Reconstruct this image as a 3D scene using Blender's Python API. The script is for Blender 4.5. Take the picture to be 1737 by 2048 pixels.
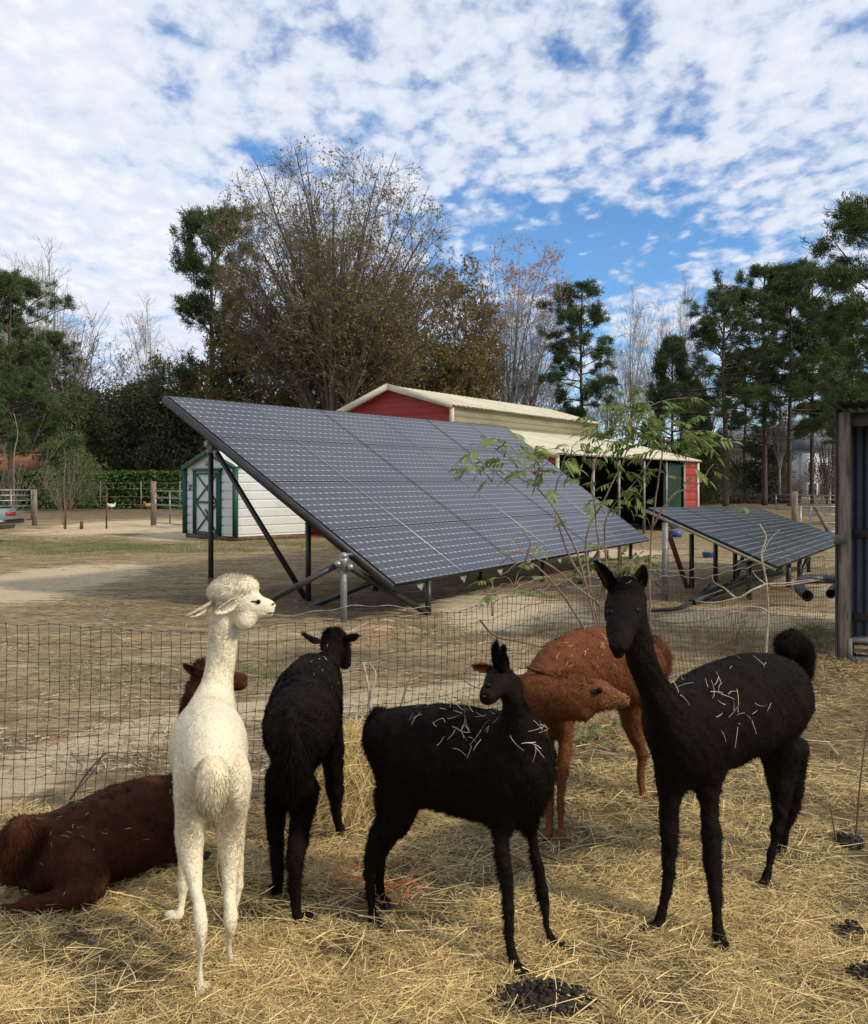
import bpy, math, random
import numpy as np
from mathutils import Vector, Matrix
from math import radians as RAD, sin, cos, pi

C = bpy.context.scene.collection
for o in list(bpy.data.objects): bpy.data.objects.remove(o)
SC = bpy.context.scene

# ------------------------------------------------------------------ camera
F, CX, HY, HC = 1850.0, 868.5, 958.0, 1.6       # focal length (px of the photo), centre column, horizon row, eye height
cam = bpy.data.cameras.new('camera'); camo = bpy.data.objects.new('camera', cam); C.objects.link(camo)
camo.location = (0, 0, HC); camo.rotation_euler = (RAD(90), 0, 0)
cam.sensor_fit = 'HORIZONTAL'; cam.sensor_width = 36; cam.lens = 36*F/1737
cam.shift_y = (HY-1024)/1737; cam.clip_start = .05; cam.clip_end = 3000
SC.camera = camo

# ------------------------------------------------------------------ sky
SUN = Vector((.78, -.42, .62)).normalized()
el = math.asin(SUN.z); az = math.atan2(SUN.x, SUN.y)
wd = bpy.data.worlds.new("World"); SC.world = wd; wd.use_nodes = True
nt = wd.node_tree; nt.nodes.clear()
def nd(t, kind, **k):
    n = t.nodes.new(kind)
    for a, b in k.items(): setattr(n, a, b)
    return n
def setin(n, **k):
    for a, b in k.items(): n.inputs[a].default_value = b
    return n
L = nt.links.new
def mth(t, op, a, b=None, c=None):
    n = t.nodes.new('ShaderNodeMath'); n.operation = op
    for i, v in enumerate((a, b, c)):
        if v is None: continue
        if isinstance(v, (int, float)): n.inputs[i].default_value = v
        else: t.links.new(v, n.inputs[i])
    return n.outputs[0]
def ramp(t, src, lo, hi, smooth=True, a=0., b=1.):
    n = t.nodes.new('ShaderNodeMapRange'); n.interpolation_type = 'SMOOTHSTEP' if smooth else 'LINEAR'
    t.links.new(src, n.inputs[0])
    n.inputs[1].default_value = lo; n.inputs[2].default_value = hi; n.inputs[3].default_value = a; n.inputs[4].default_value = b
    return n.outputs[0]
def mixc(t, fac, a, b, mode='MIX'):
    n = t.nodes.new('ShaderNodeMix'); n.data_type = 'RGBA'; n.blend_type = mode
    for i, v in ((0, fac), (6, a), (7, b)):
        if isinstance(v, (int, float)): n.inputs[i].default_value = v
        elif isinstance(v, tuple): n.inputs[i].default_value = (*v[:3], 1)
        else: t.links.new(v, n.inputs[i])
    return n.outputs[2]
def noise(t, vec, scale, detail=4, rough=.55, dist=0.):
    n = t.nodes.new('ShaderNodeTexNoise'); n.inputs['Scale'].default_value = scale; n.inputs['Detail'].default_value = detail
    n.inputs['Roughness'].default_value = rough; n.inputs['Distortion'].default_value = dist
    if vec is not None: t.links.new(vec, n.inputs['Vector'])
    return n
sky = nd(nt, 'ShaderNodeTexSky', sky_type='NISHITA', sun_disc=False); sky.sun_elevation = el; sky.sun_rotation = az
sky.air_density = 1.0; sky.dust_density = .35; sky.ozone_density = 2.2
tc = nd(nt, 'ShaderNodeTexCoord'); sp = nd(nt, 'ShaderNodeSeparateXYZ'); L(tc.outputs['Generated'], sp.inputs[0])
zz = mth(nt, 'MAXIMUM', mth(nt, 'ADD', sp.outputs[2], .14), .10)
px_ = mth(nt, 'DIVIDE', sp.outputs[0], zz); py_ = mth(nt, 'DIVIDE', sp.outputs[1], zz)
cb = nd(nt, 'ShaderNodeCombineXYZ'); L(px_, cb.inputs[0]); L(py_, cb.inputs[1])
mp = nd(nt, 'ShaderNodeMapping'); L(cb.outputs[0], mp.inputs[0]); mp.inputs['Rotation'].default_value = (0, 0, RAD(24)); mp.inputs['Scale'].default_value = (1.5, 1.05, 1)
P = mp.outputs[0]
big = noise(nt, P, 1.3, 2, .5).outputs[0]
mid = noise(nt, P, 4.2, 3, .55, .4).outputs[0]
cel = nd(nt, 'ShaderNodeTexVoronoi', feature='SMOOTH_F1'); cel.inputs['Scale'].default_value = 12.5; cel.inputs['Smoothness'].default_value = .9
wob = noise(nt, P, 8, 3, .6)
va = nd(nt, 'ShaderNodeVectorMath', operation='MULTIPLY_ADD'); L(wob.outputs[1], va.inputs[0]); va.inputs[1].default_value = (.14, .14, 0); L(P, va.inputs[2])
L(va.outputs[0], cel.inputs['Vector'])
fin = noise(nt, P, 22, 5, .6, .3).outputs[0]
def gauss(cx, cy, sx, sy):
    a = mth(nt, 'POWER', mth(nt, 'ABSOLUTE', mth(nt, 'DIVIDE', mth(nt, 'SUBTRACT', px_, cx), sx)), 2.)
    b = mth(nt, 'POWER', mth(nt, 'ABSOLUTE', mth(nt, 'DIVIDE', mth(nt, 'SUBTRACT', py_, cy), sy)), 2.)
    return mth(nt, 'EXPONENT', mth(nt, 'MULTIPLY', mth(nt, 'ADD', a, b), -1.))
hole = gauss(.40, 2.60, .42, .42)
hole2 = gauss(-.42, 2.0, .30, .12)
left = ramp(nt, px_, -.15, -.9)
lowb = ramp(nt, sp.outputs[2], .19, .11)          # the gap of clear air above the horizon
s = mth(nt, 'ADD', mth(nt, 'MULTIPLY', big, .42), mth(nt, 'MULTIPLY', mid, .7))
s = mth(nt, 'ADD', s, mth(nt, 'MULTIPLY', fin, .62))
s = mth(nt, 'ADD', s, mth(nt, 'MULTIPLY', mth(nt, 'SUBTRACT', .42, cel.outputs['Distance']), .75))
s = mth(nt, 'SUBTRACT', s, mth(nt, 'MULTIPLY', hole, .60))
s = mth(nt, 'SUBTRACT', s, mth(nt, 'MULTIPLY', hole2, .18))
s = mth(nt, 'ADD', s, mth(nt, 'MULTIPLY', left, .25))
s = mth(nt, 'SUBTRACT', s, mth(nt, 'MULTIPLY', lowb, .22))
msk = ramp(nt, s, .39, .97)
shade = ramp(nt, s, .9, 1.5)
ccol = mixc(nt, shade, (7.5, 8.0, 9.1), (9.3, 9.45, 9.7))
skyc = mixc(nt, 1.0, sky.outputs[0], (.84, 1.22, 1.56), 'MULTIPLY')
fincol = mixc(nt, mth(nt, 'MULTIPLY', msk, .97), skyc, ccol)
bg = nd(nt, 'ShaderNodeBackground'); L(fincol, bg.inputs[0]); bg.inputs[1].default_value = .1
wo = nd(nt, 'ShaderNodeOutputWorld'); L(bg.outputs[0], wo.inputs[0])
wd.cycles.sampling_method = 'MANUAL'; wd.cycles.sample_map_resolution = 512

sl = bpy.data.lights.new('sun', 'SUN'); so = bpy.data.objects.new('sun', sl); C.objects.link(so)
sl.energy = 3.3; sl.angle = RAD(4); sl.color = (1, .90, .73)
so.rotation_euler = SUN.to_track_quat('Z', 'Y').to_euler(); so.location = (20, -10, 30)
SC.view_settings.view_transform = 'Standard'; SC.view_settings.look = 'None'; SC.view_settings.exposure = .08; SC.view_settings.gamma = 1
try:
    SC.cycles.max_bounces = 6; SC.cycles.diffuse_bounces = 3; SC.cycles.glossy_bounces = 3; SC.cycles.transparent_max_bounces = 6
    SC.cycles.use_denoising = True
except Exception: pass

# ------------------------------------------------------------------ helpers
rng = np.random.default_rng(7)
def W(px, py, Y): return np.array([(px-CX)/F*Y, Y, HC-(py-HY)/F*Y])
def GY(py, z=0.): return F*(HC-z)/(py-HY)
def G(px, py, z=0.): return W(px, py, GY(py, z))
def nrm(a): return a/np.maximum(np.linalg.norm(a, axis=-1, keepdims=True), 1e-9)

class MB:
    def __init__(s): s.V = []; s.F = []; s.R = []; s.N = []; s.n = 0
    def add(s, v, f, r=.5, nm=None):
        v = np.asarray(v, float).reshape(-1, 3)
        for a in (f if isinstance(f, (list, tuple)) else [f]):
            a = np.asarray(a, int)
            if a.size: s.F.append(a + s.n)
        s.V.append(v); s.R.append(np.broadcast_to(np.asarray(r, float), (len(v),)))
        if nm is not None: s.N.append(nm)
        s.n += len(v)
    def mesh(s, name, org=None, smooth=False):
        v = np.concatenate(s.V) if s.V else np.zeros((0, 3))
        if org is not None: v = v - np.asarray(org)
        me = bpy.data.meshes.new(name)
        me.vertices.add(len(v)); me.vertices.foreach_set('co', v.ravel().astype('f'))
        nl = sum(a.size for a in s.F); npol = sum(len(a) for a in s.F)
        me.loops.add(nl); me.polygons.add(npol)
        me.loops.foreach_set('vertex_index', np.concatenate([a.ravel() for a in s.F]).astype('i'))
        tot = np.concatenate([np.full(len(a), a.shape[1]) for a in s.F])
        me.polygons.foreach_set('loop_start', (np.cumsum(tot)-tot).astype('i'))
        me.update(calc_edges=True)
        at = me.attributes.new('rnd', 'FLOAT', 'POINT'); at.data.foreach_set('value', np.concatenate(s.R).astype('f'))
        if smooth: me.polygons.foreach_set('use_smooth', np.ones(npol, bool))
        if s.N:
            me.polygons.foreach_set('use_smooth', np.ones(npol, bool))
            me.normals_split_custom_set_from_vertices(np.concatenate(s.N).tolist())
        return me
    def build(s, name, mat, parent=None, org=None, smooth=False, **kw):
        if not s.V: return None
        if parent is not None and org is None: org = root_loc(parent)
        o = bpy.data.objects.new(name, s.mesh(name, org, smooth))
        C.objects.link(o)
        if mat: o.data.materials.append(mat)
        if parent is not None: o.parent = parent
        tag(o, **kw)
        return o
def root_loc(p):
    while p.parent: p = p.parent
    return np.array(p.location)
def tag(o, label=None, cat=None, group=None, kind=None):
    if label: o['label'] = label
    if cat: o['category'] = cat
    if group: o['group'] = group
    if kind: o['kind'] = kind
    return o
def thing(name, label, cat, loc=(0, 0, 0), group=None):
    o = bpy.data.objects.new(name, None); C.objects.link(o); o.location = tuple(float(x) for x in loc); o.empty_display_size = .2
    return tag(o, label, cat, group)

def frames(t, up=(0, 0, 1)):
    up = np.broadcast_to(np.asarray(up, float), t.shape).copy()
    bad = np.abs((t*up).sum(-1)) > .97
    up[bad] = (0, 1, 0)
    a = nrm(np.cross(t, up)); b = np.cross(a, t)
    return a, b
def prisms(mb, P0, P1, R0, R1, k=4, r=.5):
    P0, P1 = np.asarray(P0, float), np.asarray(P1, float); n = len(P0)
    if not n: return
    a, b = frames(nrm(P1-P0)); th = np.arange(k)*2*pi/k
    ring = a[:, None]*np.cos(th)[None, :, None] + b[:, None]*np.sin(th)[None, :, None]
    V = np.stack([P0[:, None]+ring*np.asarray(R0)[:, None, None], P1[:, None]+ring*np.asarray(R1)[:, None, None]], 1)
    i = np.arange(k); j = (i+1) % k
    f = np.stack([i, j, j+k, i+k], 1)[None] + (np.arange(n)*2*k)[:, None, None]
    rr = np.broadcast_to(np.asarray(r, float).reshape(-1, 1), (n, 2*k)).ravel() if np.ndim(r) else r
    mb.add(V.reshape(-1, 3), f.reshape(-1, 4), rr)
def tube(mb, pts, rad, k=8, r=.5, rh=None, up=(0, 0, 1), caps=True):
    pts = np.asarray(pts, float); n = len(pts)
    rad = np.broadcast_to(np.asarray(rad, float), (n,)); rh = rad if rh is None else np.broadcast_to(np.asarray(rh, float), (n,))
    t = nrm(np.gradient(pts, axis=0)); 
    if tuple(up) == (0, 0, 1) and np.all(np.abs(t[:, 2]) > .9): up = (0, 1, 0)
    a, b = frames(t, up)
    for i in range(1, n):                      # keep the ring from flipping
        if (a[i]*a[i-1]).sum() < 0: a[i] = -a[i]; b[i] = -b[i]
    th = np.arange(k)*2*pi/k
    V = pts[:, None] + a[:, None]*(np.cos(th)[None, :]*rad[:, None])[..., None] + b[:, None]*(np.sin(th)[None, :]*rh[:, None])[..., None]
    i = np.arange(k); j = (i+1) % k
    f = (np.stack([i, j, j+k, i+k], 1)[None] + (np.arange(n-1)*k)[:, None, None]).reshape(-1, 4)
    V = V.reshape(-1, 3); fs = [f]
    if caps:
        V = np.concatenate([V, pts[:1], pts[-1:]])
        c0 = np.stack([j, i, np.full(k, n*k)], 1); c1 = np.stack([i+(n-1)*k, j+(n-1)*k, np.full(k, n*k+1)], 1)
        fs += [c0, c1]
    mb.add(V, fs, r)
def smoothpts(p, m=5):
    p = np.asarray(p, float); n = len(p)
    if n < 3: return np.stack([p[0]+(p[-1]-p[0])*s for s in np.linspace(0, 1, m+1)])
    q = np.vstack([2*p[0]-p[1], p, 2*p[-1]-p[-2]]); out = []
    for i in range(1, n):
        a, b, c, d = q[i-1], q[i], q[i+1], q[i+2]
        for s in np.linspace(0, 1, m, endpoint=False):
            out.append(.5*((2*b)+(-a+c)*s+(2*a-5*b+4*c-d)*s*s+(-a+3*b-3*c+d)*s**3))
    out.append(p[-1]); return np.array(out)
BF = np.array([[0, 1, 3, 2], [4, 6, 7, 5], [0, 4, 5, 1], [2, 3, 7, 6], [0, 2, 6, 4], [1, 5, 7, 3]])
def box(mb, c, sz, ax=None, r=.5):
    c = np.asarray(c, float); ax = np.eye(3) if ax is None else np.asarray(ax, float)
    g = np.array([[x, y, z] for x in (-.5, .5) for y in (-.5, .5) for z in (-.5, .5)])*np.asarray(sz)
    mb.add(c+g@ax, BF, r)
def bar(mb, p0, p1, w, h, r=.5, up=(0, 0, 1)):
    p0, p1 = np.asarray(p0, float), np.asarray(p1, float); d = p1-p0; Ln = np.linalg.norm(d); t = d/Ln
    a, b = frames(t[None], up); box(mb, (p0+p1)/2, (Ln, w, h), np.stack([t, a[0], b[0]]), r)
def poly(mb, pts, r=.5): mb.add(pts, np.arange(len(pts))[None], r)
def ellips(mb, c, rad, ax=None, nu=14, nv=9, r=.5):
    ax = np.eye(3) if ax is None else np.asarray(ax, float)
    u = np.arange(nu)*2*pi/nu; v = np.linspace(.02, pi-.02, nv)
    U, Vv = np.meshgrid(u, v)
    g = np.stack([np.cos(U)*np.sin(Vv), np.sin(U)*np.sin(Vv), np.cos(Vv)], -1).reshape(-1, 3)*np.asarray(rad)
    i = np.arange(nu); j = (i+1) % nu
    f = (np.stack([i, i+nu, j+nu, j], 1)[None]+(np.arange(nv-1)*nu)[:, None, None]).reshape(-1, 4)
    V = np.asarray(c)+g@ax; V = np.vstack([V, V[:nu].mean(0), V[-nu:].mean(0)]); n = nu*nv
    mb.add(V, [f, np.stack([i, j, np.full(nu, n)], 1), np.stack([j+n-nu, i+n-nu, np.full(nu, n+1)], 1)], r)
def ribbed(mb, O, U, V, period, depth, kind='wave', r=.5, thick=.004, poly_top=None):
    """sheet from O along U (waves march along U) and V; a real profile pressed along the normal"""
    O, U, V = (np.asarray(x, float) for x in (O, U, V)); Lu = np.linalg.norm(U); n = nrm(np.cross(U, V))
    m = max(2, int(round(Lu/period)))
    if kind == 'wave': ph = np.linspace(0, 1, 8, endpoint=False); hh = .5+.5*np.sin(ph*2*pi)
    elif kind == 'lap2': ph = np.array([0, .04, .10, .20, .26, .30]); hh = np.array([0, 0, 1, 1, 0, 0])
    elif kind == 'lap': ph = np.array([0, .08, .14, .2, .55, .61, .67, .93]); hh = np.array([0, 0, 1, 0, 0, .75, 0, 0])
    else: ph = np.array([0, .1, .18, .26, .6, .99]); hh = np.array([0, 0, 1., 0, 0, 0])
    s = np.concatenate([(np.arange(m)[:, None]+ph[None]).ravel()/m, [1.]]); h = np.concatenate([np.tile(hh, m), [hh[0]]])
    A = O+s[:, None]*U+h[:, None]*depth*n
    if poly_top is None: B = A+V
    else: B = A+V*np.array([poly_top(x) for x in s])[:, None]
    k = len(s); i = np.arange(k-1); f = np.stack([i, i+1, i+1+k, i+k], 1)
    vv = np.vstack([A, B])
    mb.add(vv, f, r); mb.add(vv-n*thick, f[:, ::-1], r)
def vnoise(x, y, seed=0):
    R = np.random.default_rng(seed).random((256, 256)); xi = np.floor(x).astype(int); yi = np.floor(y).astype(int); fx = x-xi; fy = y-yi
    fx = fx*fx*(3-2*fx); fy = fy*fy*(3-2*fy); g = lambda a, b: R[a % 256, b % 256]
    return (g(xi, yi)*(1-fx)+g(xi+1, yi)*fx)*(1-fy)+(g(xi, yi+1)*(1-fx)+g(xi+1, yi+1)*fx)*fy
def fbm(x, y, seed=0, o=4): return sum(vnoise(x*2**i, y*2**i, seed+i)*.5**i for i in range(o))/sum(.5**i for i in range(o))

def mat(name, c1, c2=None, scale=4., rough=.8, bump=0., attr=None, metallic=0., spec=.3, detail=5, stretch=(1, 1, 1), lo=.35, hi=.65,
        bscale=None, c3=None, s3=1., lo3=.5, hi3=.7, trans=0., sheen=0.):
    m = bpy.data.materials.new(name); m.use_nodes = True; t = m.node_tree; b = t.nodes['Principled BSDF']
    tc = t.nodes.new('ShaderNodeTexCoord'); mp = t.nodes.new('ShaderNodeMapping'); t.links.new(tc.outputs['Object'], mp.inputs[0]); mp.inputs['Scale'].default_value = stretch
    vec = mp.outputs[0]; col = c1
    if c2: col = mixc(t, ramp(t, noise(t, vec, scale, detail, .6).outputs[0], lo, hi), c1, c2)
    if c3: col = mixc(t, ramp(t, noise(t, vec, s3, 3, .6).outputs[0], lo3, hi3), col, c3)
    if attr:
        an = t.nodes.new('ShaderNodeAttribute'); an.attribute_name = 'rnd'
        col = mixc(t, an.outputs['Fac'], col, attr)
    if isinstance(col, tuple): b.inputs['Base Color'].default_value = (*col, 1)
    else: t.links.new(col, b.inputs['Base Color'])
    b.inputs['Roughness'].default_value = rough; b.inputs['Metallic'].default_value = metallic; b.inputs['Specular IOR Level'].default_value = spec
    if bump:
        bn = t.nodes.new('ShaderNodeBump'); bn.inputs['Strength'].default_value = bump; bn.inputs['Distance'].default_value = .02
        t.links.new(noise(t, vec, bscale or scale*3, 5, .65).outputs[0], bn.inputs['Height']); t.links.new(bn.outputs[0], b.inputs['Normal'])
    if trans:
        tr = t.nodes.new('ShaderNodeBsdfTranslucent'); mx = t.nodes.new('ShaderNodeMixShader'); mx.inputs[0].default_value = trans
        if isinstance(col, tuple): tr.inputs[0].default_value = (*col, 1)
        else: t.links.new(col, tr.inputs[0])
        t.links.new(b.outputs[0], mx.inputs[1]); t.links.new(tr.outputs[0], mx.inputs[2]); t.links.new(mx.outputs[0], t.nodes['Material Output'].inputs[0])
    if sheen: b.inputs['Sheen Weight'].default_value = sheen
    return m

D2 = np.array([.538, .843, 0]); E2 = np.array([-.843, .538, 0]); UP = np.array([0, 0, 1.])   # the yard's two building axes

# ------------------------------------------------------------------ ground
FENCE = np.array([[-3.6, 3.9], [-1.95, 4.4], [-1.1, 4.62], [-.65, 4.7], [-.1, 4.85], [.55, 5.5], [1.05, 6.3], [2.35, 7.35], [3.58, 8.45]])
def fence_y(x): return np.interp(x, FENCE[:, 0], FENCE[:, 1])
def gz(x, y):
    x = np.asarray(x, float); y = np.asarray(y, float)
    a = np.clip((y-5.5)/3, 0, 1)*np.clip((60-y)/30, 0, 1)
    h = (fbm(x*.9, y*.9, 3)-.5)*.10*a + (fbm(x*4, y*4, 9)-.5)*.034*(.35+.65*a)
    h += .16*np.exp(-(((x+.55)/.35)**2+((y-9.6)/.22)**2))
    return h
def sp_axis(lo, hi, d0, g):
    a = [0.]; d = d0
    while a[-1] < hi: a.append(a[-1]+d); d *= g
    b = [0.]; d = d0
    while b[-1] > lo: b.append(b[-1]-d); d *= g
    return np.array(sorted(set(a+b)))
gx = sp_axis(-500, 500, .07, 1.028); gy = np.concatenate([np.linspace(-40, 1.9, 18), 2+sp_axis(-.01, 900, .06, 1.017)[1:]])
XX, YY = np.meshgrid(gx, gy); ZZ = gz(XX, YY)
gv = np.stack([XX, YY, ZZ], -1).reshape(-1, 3); nx, ny = len(gx), len(gy)
ii = (np.arange(ny-1)[:, None]*nx+np.arange(nx-1)[None]).ravel()
mb = MB(); mb.add(gv, np.stack([ii, ii+1, ii+1+nx, ii+nx], 1))
def blob(px0, px1, py0, py1, soft=.35):
    Y0, Y1 = GY(py1), GY(py0); Yc = (Y0+Y1)/2; x0 = (px0-CX)/F*Yc; x1 = (px1-CX)/F*Yc
    u = (XX-(x0+x1)/2)/((x1-x0)/2); v = (YY-Yc)/((Y1-Y0)/2); q = np.sqrt(u*u+v*v)
    return np.clip((1+soft-q)/(2*soft), 0, 1)
def band(pts, w):
    d = np.full(XX.shape, 1e9)
    pts = np.array([G(a, b)[:2] for a, b in pts])
    for a, b in zip(pts[:-1], pts[1:]):
        ab = b-a; t = np.clip(((XX-a[0])*ab[0]+(YY-a[1])*ab[1])/(ab@ab), 0, 1)
        d = np.minimum(d, np.hypot(XX-a[0]-t*ab[0], YY-a[1]-t*ab[1]))
    return np.clip(1.4-d/w, 0, 1)
n1 = fbm(XX*.8+3, YY*.8, 21); n2 = fbm(XX*.5, YY*.5+9, 33); n3 = fbm(XX*2.2, YY*2.2, 41)
sand = .22*np.clip((n1-.42)*4, 0, 1)
for m in (blob(-50, 260, 1125, 1215), blob(860, 1190, 1188, 1262), blob(1330, 1700, 1212, 1262), blob(300, 620, 1040, 1082), blob(100, 370, 1038, 1075),
          blob(1080, 1350, 1095, 1118), blob(1560, 1700, 1130, 1210)*.7): sand = np.maximum(sand, m*(.35+.9*n1))
sand = np.maximum(sand, band([(-60, 1590), (160, 1500), (420, 1432), (640, 1400), (860, 1390), (1100, 1345)], .38)*(.45+.6*n1))
sand = np.maximum(sand, band([(-60, 1345), (200, 1330), (480, 1275), (700, 1268), (1000, 1262), (1250, 1252)], .35)*(.2+.7*n3)*.8)
grass = np.zeros_like(XX)
for m, k in ((blob(-60, 330, 1076, 1112), 1.1), (blob(120, 720, 1083, 1106), 1.25), (blob(560, 900, 1078, 1096), .9), (blob(60, 330, 1310, 1375), .5), (blob(430, 620, 1315, 1372), .7),
             (blob(1590, 1740, 1038, 1062), 1.2), (blob(1560, 1720, 1236, 1312), .6), (blob(780, 1060, 1240, 1290), .6), (blob(0, 400, 1500, 1640), .3)): grass = np.maximum(grass, m*k*np.clip((n2-.25)*2.6, 0, 1))
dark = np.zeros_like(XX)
for m, k in ((blob(500, 900, 1160, 1232), .8), (blob(-80, 400, 1024, 1042), .6), (blob(760, 1330, 1110, 1200), .55), (blob(1260, 1640, 1140, 1215), .5), (blob(150, 480, 1180, 1260), .45)): dark = np.maximum(dark, m*k)  # shade beneath the arrays painted into the soil, along with brown litter
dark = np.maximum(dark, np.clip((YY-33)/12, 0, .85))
clay = np.maximum(blob(690, 790, 1258, 1300)*.8, np.maximum(blob(340, 560, 1262, 1296)*.55, blob(1100, 1200, 1105, 1130)*.5))
pen = np.clip((fence_y(XX)-.05+(n3-.5)*.5-YY)/.35, 0, 1)
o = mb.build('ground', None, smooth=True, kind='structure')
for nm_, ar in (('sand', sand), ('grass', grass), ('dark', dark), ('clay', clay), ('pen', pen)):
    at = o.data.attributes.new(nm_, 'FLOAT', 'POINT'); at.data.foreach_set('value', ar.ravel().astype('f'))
m = bpy.data.materials.new('yard_ground'); m.use_nodes = True; t = m.node_tree; b = t.nodes['Principled BSDF']
tcn = t.nodes.new('ShaderNodeTexCoord'); vec = tcn.outputs['Object']
mpn = t.nodes.new('ShaderNodeMapping'); t.links.new(vec, mpn.inputs[0]); mpn.inputs['Scale'].default_value = (.55, 1.3, 1); mpn.inputs['Rotation'].default_value = (0, 0, RAD(-12))
mps = t.nodes.new('ShaderNodeMapping'); t.links.new(vec, mps.inputs[0]); mps.inputs['Scale'].default_value = (.35, 2.0, 1); mps.inputs['Rotation'].default_value = (0, 0, RAD(-9))
A = lambda n: (lambda q: (setattr(q, 'attribute_name', n), q.outputs['Fac'])[1])(t.nodes.new('ShaderNodeAttribute'))
nA = noise(t, mpn.outputs[0], 1.6, 7, .68).outputs[0]; nB = noise(t, vec, 9, 8, .72).outputs[0]; nC = noise(t, vec, 45, 5, .7).outputs[0]; nD = noise(t, mpn.outputs[0], 5, 7, .7, .5).outputs[0]
nS = noise(t, mps.outputs[0], 3.2, 8, .74, .6).outputs[0]
def brk(att, n, k=.9): return ramp(t, mth(t, 'ADD', att, mth(t, 'MULTIPLY', mth(t, 'SUBTRACT', n, .5), k)), .3, .62)
col = mixc(t, ramp(t, nA, .38, .62), (.235, .165, .082), (.42, .31, .165))
col = mixc(t, ramp(t, nB, .42, .7), col, (.125, .092, .052))
col = mixc(t, mth(t, 'MULTIPLY', ramp(t, nS, .53, .62), .62), col, (.50, .40, .25))
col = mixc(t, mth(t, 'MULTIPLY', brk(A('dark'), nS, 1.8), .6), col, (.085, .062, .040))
col = mixc(t, brk(mth(t, 'MULTIPLY', A('clay'), .7), nS, 2.), col, (.36, .205, .10))
col = mixc(t, mth(t, 'MULTIPLY', brk(mth(t, 'MULTIPLY', A('sand'), .92), nS, 2.4), .9), col, (.66, .53, .34))
col = mixc(t, mth(t, 'MULTIPLY', brk(mth(t, 'MULTIPLY', A('grass'), .66), nS, 2.2), .75), col, mixc(t, nB, (.075, .105, .028), (.17, .19, .06)))
col = mixc(t, A('pen'), col, mixc(t, ramp(t, nB, .35, .65), (.085, .056, .025), (.25, .18, .085)))
col = mixc(t, ramp(t, nC, .50, .74), col, mixc(t, .6, col, (.05, .04, .028)))
nE = noise(t, mps.outputs[0], 14, 8, .8, .3).outputs[0]
col = mixc(t, mth(t, 'MULTIPLY', ramp(t, nE, .52, .62), .55), col, (.60, .49, .31)); col = mixc(t, mth(t, 'MULTIPLY', ramp(t, nE, .47, .38), .5), col, (.07, .052, .033))
t.links.new(col, b.inputs['Base Color']); b.inputs['Roughness'].default_value = .95; b.inputs['Specular IOR Level'].default_value = .1
bn = t.nodes.new('ShaderNodeBump'); bn.inputs['Strength'].default_value = 1.; bn.inputs['Distance'].default_value = .055
t.links.new(mth(t, 'ADD', nB, mth(t, 'MULTIPLY', nC, .35)), bn.inputs['Height']); t.links.new(bn.outputs[0], b.inputs['Normal'])
o.data.materials.append(m)

# ------------------------------------------------------------------ blades (straw, hay, grass, hair)
def ribbons(mb, P, Dr, S, Ln, Wd, bend=None, r=.5, seg=3, taper=.3, nm=None):
    n = len(P); s = np.linspace(0, 1, seg+1); bend = np.zeros_like(P) if bend is None else bend
    cen = P[:, None]+Dr[:, None]*(Ln[:, None, None]*s[None, :, None])+bend[:, None]*(s**2)[None, :, None]
    w = Wd[:, None]*(1-(1-taper)*s[None])
    V = np.stack([cen-S[:, None]*w[..., None]/2, cen+S[:, None]*w[..., None]/2], 2)
    i = np.arange(seg)*2; f = np.stack([i, i+1, i+3, i+2], 1)[None]+(np.arange(n)*2*(seg+1))[:, None, None]
    mb.add(V.reshape(-1, 3), f.reshape(-1, 4), np.repeat(np.broadcast_to(r, (n,)), 2*(seg+1)), None if nm is None else np.repeat(nm, 2*(seg+1), 0))
def lying(mb, xy, z, L0, L1, w0, w1, tilt=.25, curl=.35, g=rng, r=None, seg=3, taper=.4):
    n = len(xy); a = g.uniform(0, 2*pi, n); el = g.normal(0, tilt, n)
    d = np.stack([np.cos(a)*np.cos(el), np.sin(a)*np.cos(el), np.sin(el)], 1)
    s = nrm(np.cross(d, nrm(np.array([0, 0, 1.])+g.normal(0, .5, (n, 3)))))
    Ln = g.uniform(L0, L1, n)*(.5+g.random(n)); P = np.column_stack([xy, z])-d*Ln[:, None]/2
    bd = g.normal(0, 1, (n, 3))*Ln[:, None]*curl; bd[:, 2] *= .25
    P[:, 2] = np.maximum(P[:, 2], gz(xy[:, 0], xy[:, 1])+.002)
    ribbons(mb, P, d, s, Ln, g.uniform(w0, w1, n), bd, g.random(n) if r is None else r, seg, taper)
M_straw = mat('straw', (.125, .080, .028), attr=(.97, .74, .33), rough=.55, spec=.4, trans=.15)
M_straw2 = mat('straw_pale', (.5, .42, .22), attr=(.8, .72, .48), rough=.5, spec=.4)
def scatter_pen(n, g, ymin=2.2, ymax=8.4):
    out = []
    while sum(map(len, out)) < n:
        y = 1/g.uniform(1/ymax, 1/ymin, n*2)**1.0; x = g.uniform(-.52, .52, n*2)*y*1.05
        k = (y < fence_y(x)+.12+g.normal(0, .1, len(x))); out.append(np.column_stack([x[k], y[k]]))
    return np.concatenate(out)[:n]
g1 = np.random.default_rng(11)
mb = MB()
xy = scatter_pen(215000, g1)
tuft = fbm(xy[:, 0]*3.2, xy[:, 1]*3.2, 5); keep = g1.random(len(xy)) < np.clip((tuft-.28)*3.2, .10, 1); xy = xy[keep]; tuft = tuft[keep]
z = g1.random(len(xy))**1.6*np.clip((tuft-.2)*.085, .006, .06)+gz(xy[:, 0], xy[:, 1])
lying(mb, xy, z+.004, .03, .10, .0013, .0031, .2, .25, g1, r=np.clip(g1.normal(.5, .27, len(xy))+(tuft-.5)*.7, 0, 1))
xy = scatter_pen(2200, g1, 2.2, 6); lying(mb, xy, g1.uniform(.01, .05, len(xy)), .13, .26, .002, .0042, .08, .12, g1, r=g1.uniform(.6, 1, len(xy)), seg=5)
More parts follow.
